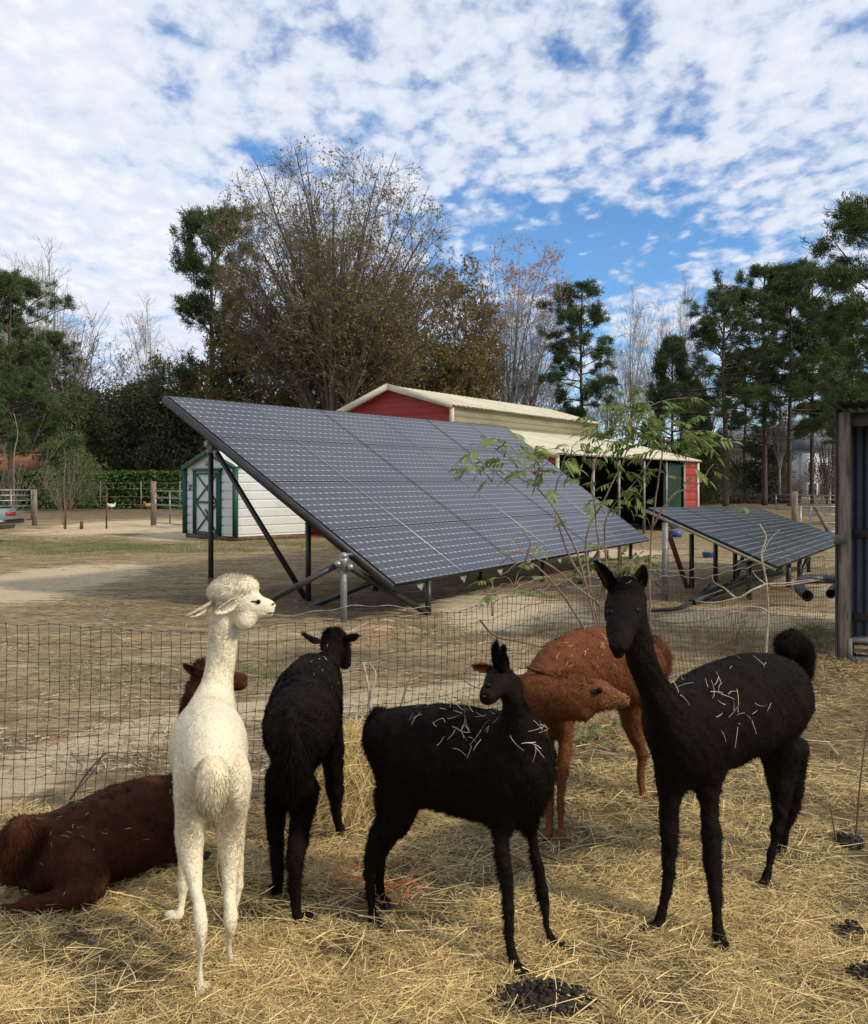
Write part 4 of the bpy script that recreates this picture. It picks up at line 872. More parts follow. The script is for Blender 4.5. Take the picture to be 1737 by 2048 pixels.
# ------------------------------------------------------------------ gates, far fence, posts
def tubegate(name, label, p0, p1, z0, z1, nb, mullions=(.0, .5, 1.), r_=.022, group=None, mt_=None):
    p0, p1 = np.array([*p0, 0.]), np.array([*p1, 0.]); gt = thing(name, label, 'gate', (p0+p1)/2, group)
    mt_ = mt_ or M_galv
    for i in range(nb):
        z = z0+(z1-z0)*(i/(nb-1))**.85; mb = MB(); tube(mb, [p0+UP*z, p1+UP*z], r_, 6); mb.build('rail', mt_, gt)
    for q in mullions:
        a = p0+(p1-p0)*q; mb = MB(); tube(mb, [a+UP*(z0-.01), a+UP*(z1+.01)], r_*1.15, 6); mb.build('upright', mt_, gt)
    return gt
gl = lambda px, Y: ((px-CX)/F*Y, Y)
tubegate('livestock_gate', 'grey tube livestock gate behind the parked sedan', gl(-60, 31), gl(63, 32), .2, 1.22, 6, (0, .66, 1), group='tube gates in the yard')
tubegate('livestock_gate', 'grey tube livestock gate beside the white shed', gl(311, 31.5), gl(368, 30), .12, 1.2, 5, (0, .52, 1), group='tube gates in the yard')
tubegate('livestock_gate', 'distant grey tube gate in front of the far brush line', gl(1553, 44), gl(1690, 42), .15, .85, 4, (0, .3, .5, .8, 1), .02, group='tube gates in the yard')
tg_ = tubegate('livestock_gate', 'tube gate with a slanting wooden brace next to the shelter', gl(1602, 20), gl(1720, 20), .22, 1.0, 5, (0, .17, 1), .018, group='tube gates in the yard')
mb = MB(); bar(mb, (*gl(1632, 19.9), 1.0), (*gl(1672, 19.9), .2), .05, .09); mb.build('wooden_brace', M_wood2, tg_)
def wpost(px, Y, z1, r_, label):
    x, y = gl(px, Y); o = thing('wooden_post', label, 'post', (x, y, 0), 'wooden posts'); mb = MB(); tube(mb, [(x, y, -.05), (x+.01, y, z1*.5), (x, y, z1)], r_, 10); mb.build('post_shaft', M_wood, o); return o
wpost(69, 31.8, 1.24, .085, 'grey wooden post at the open end of the gate behind the sedan')
wpost(307, 31.9, 1.52, .10, 'tall grey wooden post left of the white shed')
wpost(1590, 28.5, 1.22, .10, 'grey wooden post left of the braced tube gate')
ff = thing('field_fence', 'thin wire field fence with steel posts in front of the clipped hedge', 'fence', (-18, 44, 0))
for px in (-30, 115, 201, 282, 360):
    x, y = gl(px, 47); mb = MB(); bar(mb, (x, y, 0), (x, y, 1.5), .045, .045); mb.build('fence_post', M_galvdull, ff)
for z in (.3, .7, 1.1, 1.4):
    mb = MB(); tube(mb, [(*gl(-40, 47), z), (*gl(365, 47), z)], .006, 4); mb.build('fence_wire', M_wiregalv, ff)
for i, (px, z1) in enumerate(((131, 1.0), (213, 1.15), (163, .25))):
    x, y = gl(px, 29.5); o = thing('garden_stake', ('thin rusty stake standing in the dirt below the small bare tree', 'thin rusty stake standing in the dirt below the white chicken', 'short broken stump between the two rusty stakes')[i], 'stake', (x, y, 0)); mb = MB(); tube(mb, [(x, y, 0), (x+.01, y, z1)], .03 if i < 2 else .06, 6); mb.build('stake', M_rust, o)

# ------------------------------------------------------------------ sedan at the left edge
M_car = mat('silver_green_car_paint', (.27, .31, .30), rough=.28, metallic=.5, spec=.5); M_chrome = mat('chrome', (.7, .71, .72), rough=.12, metallic=1.)
M_lamp = mat('red_lamp_plastic', (.30, .018, .025), rough=.25); M_tyre = mat('tyre_rubber', (.02, .02, .02), rough=.9); M_glass = mat('car_glass', (.03, .035, .04), rough=.05, spec=.8)
cx_, cy_ = -11.10, 22.
car = thing('parked_car', 'old silver sedan parked at the edge with its red tail lamp and chrome bumper showing', 'car', (cx_-2.4, cy_+.8, 0))
ca, cb_ = nrm(np.array([-.97, .24, 0])), None; cb_ = np.array([-ca[1], ca[0], 0])     # ca: towards the bonnet
if cb_[1] < 0: cb_ = -cb_
o0 = np.array([cx_, cy_, 0])
prof = [(.02, .48), (.0, .66), (.05, .84), (.16, .90), (1.0, .95), (1.12, .97), (1.65, 1.36), (1.9, 1.40), (3.0, 1.39), (3.2, 1.33), (3.75, .98), (4.9, .90), (5.1, .78), (5.12, .5), (5.0, .30), (4.6, .27), (1.6, .27), (.6, .28), (.1, .34)]
M = MB(); n_ = len(prof)
sec = []
for q, ins in ((0, .06), (.05, .0), (.5, 0), (1.30, 0), (1.75, .0), (1.8, .06)):
    sec.append([o0+ca*(x+(ins if x < 2.5 else -ins))+cb_*(q if z < .99 else (.9+(q-.9)*(.82 if z > 1.2 else .95)))+UP*(z-(ins*.5 if z > .6 else 0)) for x, z in prof])
V = np.array(sec).reshape(-1, 3); i = np.arange(n_); j = (i+1) % n_
f = np.concatenate([np.stack([i+k*n_, j+k*n_, j+(k+1)*n_, i+(k+1)*n_], 1) for k in range(len(sec)-1)]); M.add(V, f); M.add(V[:n_], np.arange(n_)[None][:, ::-1]); M.add(V[-n_:], np.arange(n_)[None]); M.build('body', M_car, car)
for q in (.03, 1.3): M = MB(); box(M, o0+ca*.03+cb_*(q+.20)+UP*.72, (.10, .34, .08), np.stack([ca, cb_, UP])); M.build('tail_lamp', M_lamp, car)
M = MB(); box(M, o0-ca*.07+cb_*.9+UP*.52, (.16, 1.84, .13), np.stack([ca, cb_, UP])); box(M, o0+ca*.35-cb_*.02+UP*.52, (.8, .06, .12), np.stack([ca, cb_, UP])); M.build('bumper', M_chrome, car)
M = MB(); box(M, o0-ca*.155+cb_*.9+UP*.51, (.02, 1.80, .04), np.stack([ca, cb_, UP])); M.build('bumper_strip', M_tyre, car)
M = MB(); box(M, o0+ca*.5+cb_*.9+UP*.905, (.9, 1.7, .012), np.stack([ca, cb_, UP])); M.build('boot_lid', M_car, car)
M = MB(); poly(M, [o0+ca*1.16+cb_*.15+UP*.99, o0+ca*1.16+cb_*1.65+UP*.99, o0+ca*1.62+cb_*1.5+UP*1.34, o0+ca*1.62+cb_*.3+UP*1.34]-ca*.012); M.build('rear_window', M_glass, car)
for x in (1.05, 4.1):
    for q in (.1, 1.7): M = MB(); c_ = o0+ca*x+cb_*q+UP*.31; tube(M, [c_-cb_*.1, c_+cb_*.1], .31, 18, up=(0, 0, 1)); wo_ = M.build('wheel', M_tyre, car); M = MB(); tube(M, [c_-cb_*.11, c_+cb_*.11], .17, 14); M.build('rim', M_chrome, wo_)

# ------------------------------------------------------------------ houses far behind
M_shingle = mat('orange_brown_shingles', (.42, .19, .09), (.32, .135, .06), scale=9, rough=.9, stretch=(1, 1, 6)); M_brickw = mat('tan_wall', (.3, .24, .17), rough=.9)
M_hwall = mat('pale_house_siding', (.52, .52, .50), (.44, .44, .43), scale=.8, rough=.7, stretch=(.2, .2, 5)); M_hroof = mat('grey_house_roof', (.10, .105, .12), (.15, .155, .17), scale=2, rough=.9)
M_trimw = mat('white_window_trim', (.75, .75, .74), rough=.5)
M_hgrey = mat('grey_house_siding', (.22, .24, .26), (.19, .2, .22), scale=1, rough=.7)
x0, x1, Yh = (-160-CX)/F*53, (76-CX)/F*53, 53.
h1 = thing('low_house', 'low house with an orange brown hipped roof beyond the hedge', 'house', ((x0+x1)/2, Yh+4, 0))
M = MB(); box(M, ((x0+x1)/2, Yh+4, .97), (x1-x0-1, 7, 1.94)); M.build('wall', M_brickw, h1)
M = MB(); zr, ze = 3.15, 1.95; ex = 1.0
V = np.array([(x0, Yh, ze), (x1, Yh, ze), (x1, Yh+8, ze), (x0, Yh+8, ze), (x0+1.6, Yh+4, zr), (x1-ex, Yh+4, zr)]); M.add(V, [np.array([[0, 1, 5, 4], [2, 3, 4, 5], [3, 2, 1, 0]]), np.array([[1, 2, 5], [3, 0, 4]])]); M.build('roof', M_shingle, h1)
h2 = thing('two_storey_house', 'pale two storey house with grey roof seen between the pine trunks', 'house', (34, 86, 0))
Yr = 84.
def hb(name, a, b, z0, z1, mt_, dep=9, dy=0): M = MB(); xa, xb = (a-CX)/F*Yr, (b-CX)/F*Yr; box(M, ((xa+xb)/2, Yr+dep/2+dy, (z0+z1)/2), (xb-xa, dep, z1-z0)); return M.build(name, mt_, h2)
hb('wall', 1585, 1668, 0, 4.3, M_hwall); hb('side_wing', 1458, 1585, 0, 4.2, M_hgrey, 7, 1.5)
hb('bay', 1600, 1628, 0, 3.9, M_hwall, 1.2, -1.2)
M = MB()
for a, b, ze, zr, dy, dp in ((1578, 1690, 4.3, 7.2, -.5, 10), (1452, 1592, 4.2, 6.6, 1.0, 8)):
    xa, xb = (a-CX)/F*Yr, (b-CX)/F*Yr; y0 = Yr+dy; V = np.array([(xa, y0, ze), (xb, y0, ze), (xb, y0+dp, ze), (xa, y0+dp, ze), (xa+1, y0+dp/2, zr), (xb-1, y0+dp/2, zr)]); M = MB(); M.add(V, [np.array([[0, 1, 5, 4], [2, 3, 4, 5], [3, 2, 1, 0]]), np.array([[1, 2, 5], [3, 0, 4]])]); M.build('roof', M_hroof, h2)
for px0, px1, py0, py1, dy in ((1606, 1620, 925, 946, -1.25), (1640, 1652, 968, 992, -.05), (1606, 1622, 968, 990, -1.25), (1462, 1470, 925, 948, 1.45), (1640, 1652, 925, 946, -.05)):
    xa, xb = (px0-CX)/F*Yr, (px1-CX)/F*Yr; za, zb = HC-(py1-HY)/F*Yr, HC-(py0-HY)/F*Yr; M = MB(); box(M, ((xa+xb)/2, Yr+dy, (za+zb)/2), (xb-xa+.24, .12, zb-za+.24)); w_ = M.build('window', M_trimw, h2); M = MB(); box(M, ((xa+xb)/2, Yr+dy-.07, (za+zb)/2), (xb-xa, .02, zb-za)); M.build('pane', M_glass, w_)

# ------------------------------------------------------------------ pipes, bins, twine, hay heap, dung, sticks
M_pipe = mat('black_drain_pipe', (.02, .022, .026), (.035, .037, .042), scale=6, rough=.45, spec=.5)
def drain(label, pts, r_, k=60):
    pts = smoothpts(pts, 12); d = np.r_[0, np.cumsum(np.linalg.norm(np.diff(pts, axis=0), axis=1))]; m_ = int(d[-1]/.022); s_ = np.linspace(0, d[-1], m_*2)
    pp = np.stack([np.interp(s_, d, pts[:, i]) for i in range(3)], 1); rr = r_*np.where(np.arange(len(pp)) % 2, 1, .88)
    o = thing('drain_pipe', label, 'pipe', pp[len(pp)//2]*[1, 1, 0], 'black corrugated drain pipes'); mb = MB(); tube(mb, pp, rr, 14, caps=False); tube(mb, pp, rr*.8, 14, caps=False); mb.build('pipe_wall', M_pipe, o)
drain('black corrugated drain pipe curving round beside the shelter wall', [W(1690, 1160, 11.4), W(1640, 1158, 11.5), W(1608, 1160, 11.3), W(1600, 1176, 10.6), W(1616, 1192, 9.9)], .06)
drain('short black corrugated pipe end touching the shelter wall', [W(1700, 1170, 10.6), W(1672, 1176, 10.2), W(1662, 1188, 9.9)], .05)
drain('long black drain pipe lying in the shade under the small solar array', [W(1385, 1205, 11.9), W(1440, 1180, 12.4), W(1500, 1156, 13.2), W(1560, 1142, 14)], .06)
drain('thin black hose lying on the dirt under the small array', [W(1300, 1222, 11.2), W(1370, 1212, 11.6), W(1420, 1170, 13.5)], .025)
M_blue = mat('blue_plastic', (.03, .09, .22), (.05, .12, .28), scale=8, rough=.4)
def tub(label, px, py, w, h):
    c_ = G(px, py); o = thing('feed_tub', label, 'tub', c_*[1, 1, 0]); mb = MB(); tube(mb, [c_+UP*.01, c_+UP*h*.9, c_+UP*h], [w*.42, w*.5, w*.54], 14); mb.build('tub_shell', M_blue, o)
tub('blue plastic tub on the dirt behind the small solar array', 1417, 1116, .24, .12); 
c_ = G(1352, 1074); o = thing('feed_tub', 'small blue tub standing beside the red end panel of the barn', 'tub', c_*[1, 1, 0]); mb = MB(); tube(mb, [c_+UP*.01, c_+UP*.18], [.16, .2], 14); mb.build('tub_shell', M_blue, o)

M_twine = mat('orange_twine', (.62, .16, .07), (.5, .12, .05), scale=20, rough=.7)
def twine(label, cx0, cy0, rx, ry, n, seed, z=.02, pts=None):
    g_ = np.random.default_rng(seed); a = np.linspace(0, 2*pi*n, 40*n)
    if pts is None:
        px = cx0+rx*np.cos(a)*(.55+.45*np.sin(a*.37+seed))+g_.normal(0, 2, len(a)).cumsum()*.25; py = cy0+ry*np.sin(a*1.13)*(.6+.4*np.cos(a*.23))
    else: px, py = smoothpts(np.array([[*p, 0] for p in pts]), 10)[:, :2].T
    P_ = np.array([G(x, max(y, HY+30), z) for x, y in zip(px, py)]); P_[:, 2] = z+.012*np.sin(np.arange(len(P_))*.7)+gz(P_[:, 0], P_[:, 1])
    o = thing('baling_twine', label, 'twine', P_.mean(0)*[1, 1, 0], 'orange baling twine'); mb = MB(); tube(mb, P_, .0015, 4); mb.build('twine_strand', M_twine, o)
twine('tangled loops of orange baling twine on the straw between two black alpacas', 760, 1765, 100, 40, 5, 4, .05)
twine('orange baling twine strand lying in the yard beyond the left stretch of fence', 0, 0, 0, 0, 0, 1, .01, [(74, 1492), (80, 1484), (120, 1474), (196, 1468), (160, 1474), (110, 1482), (78, 1492)])
twine('loose orange twine curl by the front hooves of the rear facing black alpaca', 0, 0, 0, 0, 0, 2, .05, [(688, 1695), (684, 1712), (700, 1722), (730, 1730), (690, 1735), (670, 1750), (720, 1765)])

# hay heap
hc = np.array([(705-CX)/F*4.42, 4.42, 0]); heap = thing('hay_heap', 'heaped golden hay between the rear facing alpaca and the fence', 'hay heap', hc)
gh = np.random.default_rng(8)
mb = MB(); ellips(mb, hc+UP*.05, (.27, .19, .35), nu=30, nv=18); vv = mb.V[0]; vv += nrm(vv-hc)*((fbm(vv[:, 0]*9, vv[:, 1]*9+vv[:, 2]*8, 4)-.5)*.10)[:, None]; mb.V[0] = vv
M_haycore = mat('hay_core', (.22, .165, .08), (.30, .23, .12), scale=30, rough=.9, bump=.8); mb.build('hay_core', M_haycore, heap, smooth=True)
n_ = 9000; a = gh.uniform(0, 2*pi, n_); q = np.arccos(gh.uniform(-.05, 1, n_)); e_ = np.stack([np.cos(a)*np.sin(q), np.sin(a)*np.sin(q), np.cos(q)], 1)
P_ = hc+UP*.05+e_*np.array([.27, .19, .35])*gh.uniform(.94, 1.10, n_)[:, None]
d = nrm(np.cross(e_, gh.normal(0, 1, (n_, 3)))+e_*gh.uniform(-.1, .45, (n_, 1))-UP*.25); s_ = nrm(np.cross(d, e_)+gh.normal(0, .4, (n_, 3))); Ln = gh.uniform(.05, .2, n_)
mb = MB(); P_[:, 2] = np.maximum(P_[:, 2], .01); ribbons(mb, P_, d, s_, Ln, gh.uniform(.0018, .0036, n_), -UP*(Ln**2*1.2)[:, None]+gh.normal(0, .02, (n_, 3)), np.clip(gh.normal(.62, .22, n_), 0, 1), 4, .5); mb.build('hay_strands', M_straw, heap, kind='stuff')

M_dung = mat('dung', (.018, .014, .011), (.035, .027, .02), scale=30, rough=.9)
def dung(label, px, py, rx, ry, n, seed):
    g_ = np.random.default_rng(seed); c_ = G(px, py); o = thing('dung_pile', label, 'dung', c_*[1, 1, 0], 'dung piles on the straw'); mb = MB()
    a = g_.uniform(0, 2*pi, n); q = np.sqrt(g_.random(n)); P_ = np.stack([c_[0]+rx*q*np.cos(a), c_[1]+ry*q*np.sin(a), .012+.05*(1-q)*g_.random(n)+.015*g_.random(n)], 1)
    for p_ in P_: ellips(mb, p_, (.009, .007, .006), nu=6, nv=4)
    ellips(mb, c_*[1, 1, 0]+UP*.0, (rx*.9, ry*.9, .045), nu=20, nv=8)
    mb.build('pellets', M_dung, o, smooth=True)
dung('dark heap of dung pellets on the straw at the bottom centre', 1085, 2010, .17, .09, 420, 1); dung('dark dung pellets on the straw at the right edge', 1700, 1875, .06, .05, 70, 2); dung('scattered dung at the right edge behind the tall black alpaca', 1700, 1690, .06, .07, 40, 5); dung('dung pellets at the lower right corner', 1730, 1962, .05, .05, 60, 6)
M_stick = mat('bare_grey_stick', (.16, .12, .085), (.27, .22, .17), scale=12, rough=.85); M_pale = mat('bleached_stick', (.48, .40, .30), (.34, .27, .19), scale=10, rough=.8); M_brownst = mat('brown_stem', (.12, .072, .045), (.19, .12, .08), scale=10, rough=.85)
def stick(label, pts, r_, m_=None, side=()):
    P_ = smoothpts([W(*p) for p in pts], 6); o = thing('stick', label, 'stick', P_[0]*[1, 1, 0]); mb = MB(); tube(mb, P_, np.linspace(r_, r_*.5, len(P_)), 6)
    for s_ in side: Q = smoothpts([W(*p) for p in s_], 4); tube(mb, Q, np.linspace(r_*.6, r_*.25, len(Q)), 5)
    mb.build('wood', m_ or M_stick, o, smooth=True)
stick('broken upright twig leaning out of the hay heap', [(742, 1420, 4.6), (738, 1380, 4.62), (727, 1325, 4.66)], .010, M_pale, [[(740, 1400, 4.6), (752, 1350, 4.62), (738, 1325, 4.62)]])
stick('forked twig right of the hay heap against the fence', [(800, 1420, 4.7), (815, 1370, 4.72), (832, 1336, 4.75)], .006, M_stick)
stick('dead branch leaning low against the left fence', [(140, 1600, 4.5), (175, 1545, 4.5), (212, 1505, 4.45)], .007, M_stick, [[(150, 1585, 4.5), (190, 1540, 4.48), (208, 1500, 4.45)]])
stick('brown twig lying on the straw by the tall black alpaca', [(1450, 1785, 3.60), (1480, 1790, 3.57), (1520, 1796, 3.55)], .006, M_brownst)
stick('thin branch lying behind the hind hooves of the tall black alpaca', [(1580, 1645, 4.33), (1640, 1665, 4.22), (1690, 1680, 4.12)], .008, M_stick, [[(1640, 1665, 4.22), (1680, 1650, 4.2)], [(1610, 1655, 4.3), (1660, 1632, 4.25)]])
stick('thin upright stalk at the right edge of the pen', [(1712, 1690, 4.05), (1722, 1560, 4.05), (1737, 1440, 4.05)], .006, M_brownst); stick('short upright stalk right of the tall black alpaca', [(1676, 1695, 4.05), (1668, 1650, 4.05), (1660, 1605, 4.05)], .005, M_brownst)
stick('brown branch arching over the fence behind the black alpaca head', [(960, 1240, 5.9), (990, 1272, 5.9), (1040, 1284, 5.85), (1095, 1297, 5.8)], .008, M_brownst)
stick('thin trailing twig in front of the fence beside the small black head', [(945, 1330, 5.0), (925, 1352, 4.95), (945, 1372, 4.9), (985, 1384, 4.9)], .004, M_brownst)

# chickens
def chicken(label, px, py, mt_, flip=1):
    c_ = G(px, py); s_ = 1.; o = thing('chicken', label, 'chicken', c_*[1, 1, 0], 'chickens in the far yard'); mb = MB()
    f_ = np.array([flip, .2, 0])
    part_tube(mb, [[*(c_*[1, 1, 0]+f_*-.20+UP*.34), .03, .03], [*(c_*[1, 1, 0]+f_*-.12+UP*.25), .07, .08], [*(c_*[1, 1, 0]+f_*0+UP*.22), .09, .11], [*(c_*[1, 1, 0]+f_*.12+UP*.24), .06, .08], [*(c_*[1, 1, 0]+f_*.17+UP*.33), .03, .035], [*(c_*[1, 1, 0]+f_*.20+UP*.38), .028, .03]], 10)
    mb.build('body', mt_, o, smooth=True)
    for q in (-.03, .03): m2 = MB(); tube(m2, [c_*[1, 1, 0]+np.array([0, q, 0]), c_*[1, 1, 0]+np.array([0, q, .15])], .01, 5); m2.build('leg', M_clay, o)
    m2 = MB(); p = c_*[1, 1, 0]+f_*.20+UP*.42; ellips(m2, p, (.03, .01, .025)); m2.build('comb', M_lamp, o)
M_clay = mat('chicken_leg', (.5, .3, .1), rough=.7)
chicken('white chicken pecking in front of the hedge', 223, 1020, mat('white_feathers', (.8, .78, .74), rough=.9)); chicken('dark brown chicken by the tall wooden post', 282, 1022, mat('brown_feathers', (.07, .025, .015), rough=.9)); chicken('buff chicken by the tall wooden post', 296, 1019, mat('buff_feathers', (.62, .45, .2), (.4, .25, .1), scale=9, rough=.9), -1)

# ------------------------------------------------------------------ trees
M_bark = mat('grey_brown_bark', (.105, .083, .062), (.18, .145, .11), scale=6, rough=.95, stretch=(3, 3, .7))
M_barkp = mat('pine_bark', (.055, .040, .031), (.095, .072, .056), scale=5, rough=.95, stretch=(3, 3, .7))
M_barkpale = mat('pale_bare_bark', (.24, .21, .18), (.34, .305, .265), scale=5, rough=.9)
M_barktw = mat('twiggy_bark', (.15, .115, .09), (.23, .18, .14), scale=5, rough=.9)
M_barkred = mat('young_reddish_stem', (.16, .10, .075), (.25, .17, .13), scale=9, rough=.8)
def leafm(name, a, b, c=None, trans=.25, **k): return mat(name, a, b, scale=.7, lo=.3, hi=.7, attr=c, rough=.6, spec=.15, trans=trans, **k)
M_lpine = leafm('pine_needles', (.034, .060, .022), (.055, .085, .028), (.105, .14, .05), .15)
M_loak = leafm('olive_brown_leaves', (.125, .11, .036), (.165, .11, .036), (.27, .20, .07), .3, c3=(.20, .095, .03), s3=.35)
M_lorange = leafm('orange_leaves', (.50, .18, .05), (.38, .17, .07), (.55, .30, .14), .3)
M_ltan = leafm('tan_twig_leaves', (.20, .15, .075), (.15, .12, .06), (.26, .2, .1), .3)
M_lever = leafm('dark_evergreen_leaves', (.050, .068, .030), (.080, .088, .038), (.15, .15, .065), .2)
M_lcedar = leafm('cedar_foliage', (.075, .115, .042), (.11, .14, .055), (.17, .20, .08), .2)
M_lhedge = leafm('hedge_leaves', (.035, .085, .018), (.06, .12, .028), (.12, .20, .05), .2)
M_lgreen = leafm('fresh_green_leaves', (.12, .18, .04), (.14, .20, .05), (.25, .30, .10), .35)
M_lbrush = leafm('brown_brush', (.13, .10, .068), (.09, .075, .055), (.20, .16, .11), .2)

def sprout(g, pts, rad, n, t0, t1, ang, Lmul, k, up, rk=.5, rmin=.004, curl=.15):
    """n children on each of the m polylines; ang: spread from the parent; Lmul(m,n,t)-> length"""
    m, kk, _ = pts.shape; t = g.uniform(t0, t1, (m, n)); f = t*(kk-1); i = np.minimum(f.astype(int), kk-2); q = (f-i)[..., None]
    r_ = np.arange(m)[:, None]; P = pts[r_, i]*(1-q)+pts[r_, i+1]*q; T = nrm(pts[r_, i+1]-pts[r_, i]); R0 = rad[r_, i]*(1-q[..., 0])+rad[r_, i+1]*q[..., 0]
    pr = nrm(np.cross(T, g.normal(0, 1, T.shape))); a = g.uniform(*ang, (m, n))[..., None]
    d = nrm(T*np.cos(a)+pr*np.sin(a)+UP*up); Ln = Lmul(t)*(g.uniform(.6, 1.2, (m, n))); s_ = np.linspace(0, 1, k)
    cv = g.normal(0, curl, d.shape)+UP*up*.4
    out = P[..., None, :]+Ln[..., None, None]*(d[..., None, :]*s_[:, None]+cv[..., None, :]*(s_**2)[:, None])
    rr = np.maximum(R0[..., None]*rk*(1-.75*s_), rmin)
    return out.reshape(m*n, k, 3), rr.reshape(m*n, k), Ln.reshape(-1)
def wood(mb, pts, rad, k=4):
    prisms(mb, pts[:, :-1].reshape(-1, 3), pts[:, 1:].reshape(-1, 3), rad[:, :-1].ravel(), rad[:, 1:].ravel(), k)
def leaves(mb, P, g, sz, asp=.6, spread=.15, droop=0.):
    P = P+g.normal(0, spread, P.shape); n = len(P); a = nrm(g.normal(0, 1, P.shape)-UP*droop); b = nrm(np.cross(a, g.normal(0, 1, P.shape))); s_ = g.uniform(sz*.6, sz*1.3, n)[:, None]
    V = np.stack([P-a*s_*.5, P+b*s_*asp*.5, P+a*s_*.5, P-b*s_*asp*.5], 1); mb.add(V.reshape(-1, 3), np.arange(n*4).reshape(-1, 4), np.repeat(g.random(n), 4))
def tufts(mb, P, D, g, n, L0, w, spread=.8):
    m = len(P); d = nrm(D[:, None]*.55+g.normal(0, spread*.6, (m, n, 3))+UP*.12); s_ = nrm(np.cross(d, g.normal(0, 1, d.shape))); Ln = g.uniform(L0*.6, L0*1.2, (m, n, 1))
    A_ = P[:, None]+g.normal(0, .10, (m, n, 3)); V = np.stack([A_-s_*w/2, A_+s_*w/2, A_+d*Ln+s_*w*.2, A_+d*Ln-s_*w*.2], 2); r_ = np.clip(g.random((m, 1))*.7+g.random((m, n))*.3, 0, 1)
    mb.add(V.reshape(-1, 3), np.arange(m*n*4).reshape(-1, 4), np.repeat(r_.ravel(), 4))
def at(pts, g, n, t0=.2):
    m, k, _ = pts.shape; i = g.integers(0, m, n); t = g.uniform(t0, 1, n)*(k-1); j = np.minimum(t.astype(int), k-2); q = (t-j)[:, None]
    P = pts[i, j]*(1-q)+pts[i, j+1]*q; return P, nrm(pts[i, j+1]-pts[i, j])

def vase_tree(seed, H, cb, rx, tr, nl, n2, n3, n4, nleaf, lsz, lf=None, lean=0., low=.0, ry=None, sq=2.):
    """rounded, many-limbed broadleaf tree"""
    g = np.random.default_rng(seed); W_ = MB(); Lf = MB(); ry = ry or rx; cz_ = (cb+H)/2
    def inside(p, r_):
        e_ = p[:, -1]; q_ = np.hypot((e_[:, 0]-lean*e_[:, 2]*.5)/rx, e_[:, 1]/ry)**2+np.abs((e_[:, 2]-cz_)/(H-cz_))**sq; k_ = q_ < g.uniform(.95, 1.12, len(q_)); return p[k_], r_[k_]
    tp = np.array([[0, 0, -.2], [.05*g.normal(), .05*g.normal(), cb*.5], [lean*cb*.3, .1, cb], [lean*H*.25, 0, H*.5], [lean*H*.36+g.normal()*.1, 0, H*.68], [lean*H*.42, 0, H*.84]])
    T = smoothpts(tp, 5); s_ = np.linspace(0, 1, len(T)); tr_ = tr*(1-.93*s_**.7)+.012; tube(W_, T, tr_, 8)
    l1 = []; r1 = []; k = 9; cz = (cb+H)/2
    for i in range(nl):
        v = g.uniform(-.35+low, .97); ph = i*2.39996+g.normal(0, .3); tgt = np.array([rx*math.sqrt(1-abs(v)**sq)*math.cos(ph), ry*math.sqrt(1-abs(v)**sq)*math.sin(ph), cz+v*(H-cz)])*[1, 1, 1]
        tgt[0] += lean*tgt[2]*.5; q_ = g.uniform(.86, 1.0); tgt = np.array([0, 0, cz])+(tgt-[0, 0, cz])*q_
        h0 = cb*.75+(.5*(H-cb))*max(0, (v+.35)/1.35)*g.uniform(.15, .9); f = h0/H; j = f*(len(T)-1); a = T[int(j)]+(T[min(int(j)+1, len(T)-1)]-T[int(j)])*(j-int(j))
        dv = tgt-a; c_ = a+dv*.45+np.array([dv[0]*-.12, dv[1]*-.12, abs(np.linalg.norm(dv))*.08]); q = np.linspace(0, 1, k)[:, None]
        p = a*(1-q)**2+2*c_*q*(1-q)+tgt*q*q; p += np.cumsum(g.normal(0, .035*np.linalg.norm(dv)/k*2, p.shape), 0)*q; l1.append(p)
        r1.append(np.maximum(tr*g.uniform(.22, .42)*(1-.9*q[:, 0]), min(.015, tr*.2)))
    l1, r1 = np.array(l1), np.array(r1); wood(W_, l1, r1, 5)
    S_ = (H-cb)
    l2, r2, _ = sprout(g, l1, r1, n2, .22, 1., (.45, 1.05), lambda t: S_*.22*(1.1-.5*t), 5, .12, .55, min(.010, tr*.12)); l2, r2 = inside(l2, r2); wood(W_, l2, r2, 4)
    l3, r3, _ = sprout(g, l2, r2, n3, .2, 1, (.4, 1.0), lambda t: S_*.10*(1.2-.6*t), 4, .08, .6, min(.0075, tr*.09)); l3, r3 = inside(l3, r3); wood(W_, l3, r3, 3)
    if n4: l4, r4, _ = sprout(g, l3, r3, n4, .25, 1, (.3, .9), lambda t: S_*.045*np.ones_like(t), 3, .04, .7, .0055); l4, r4 = inside(l4, r4); wood(W_, l4, r4, 3)
    else: l4 = l3
    if nleaf:
        P_, _ = at(l4, g, nleaf)
        if lf: P_ = P_[lf(P_, g)]
        leaves(Lf, P_, g, lsz, .65, .06)
    return W_, Lf
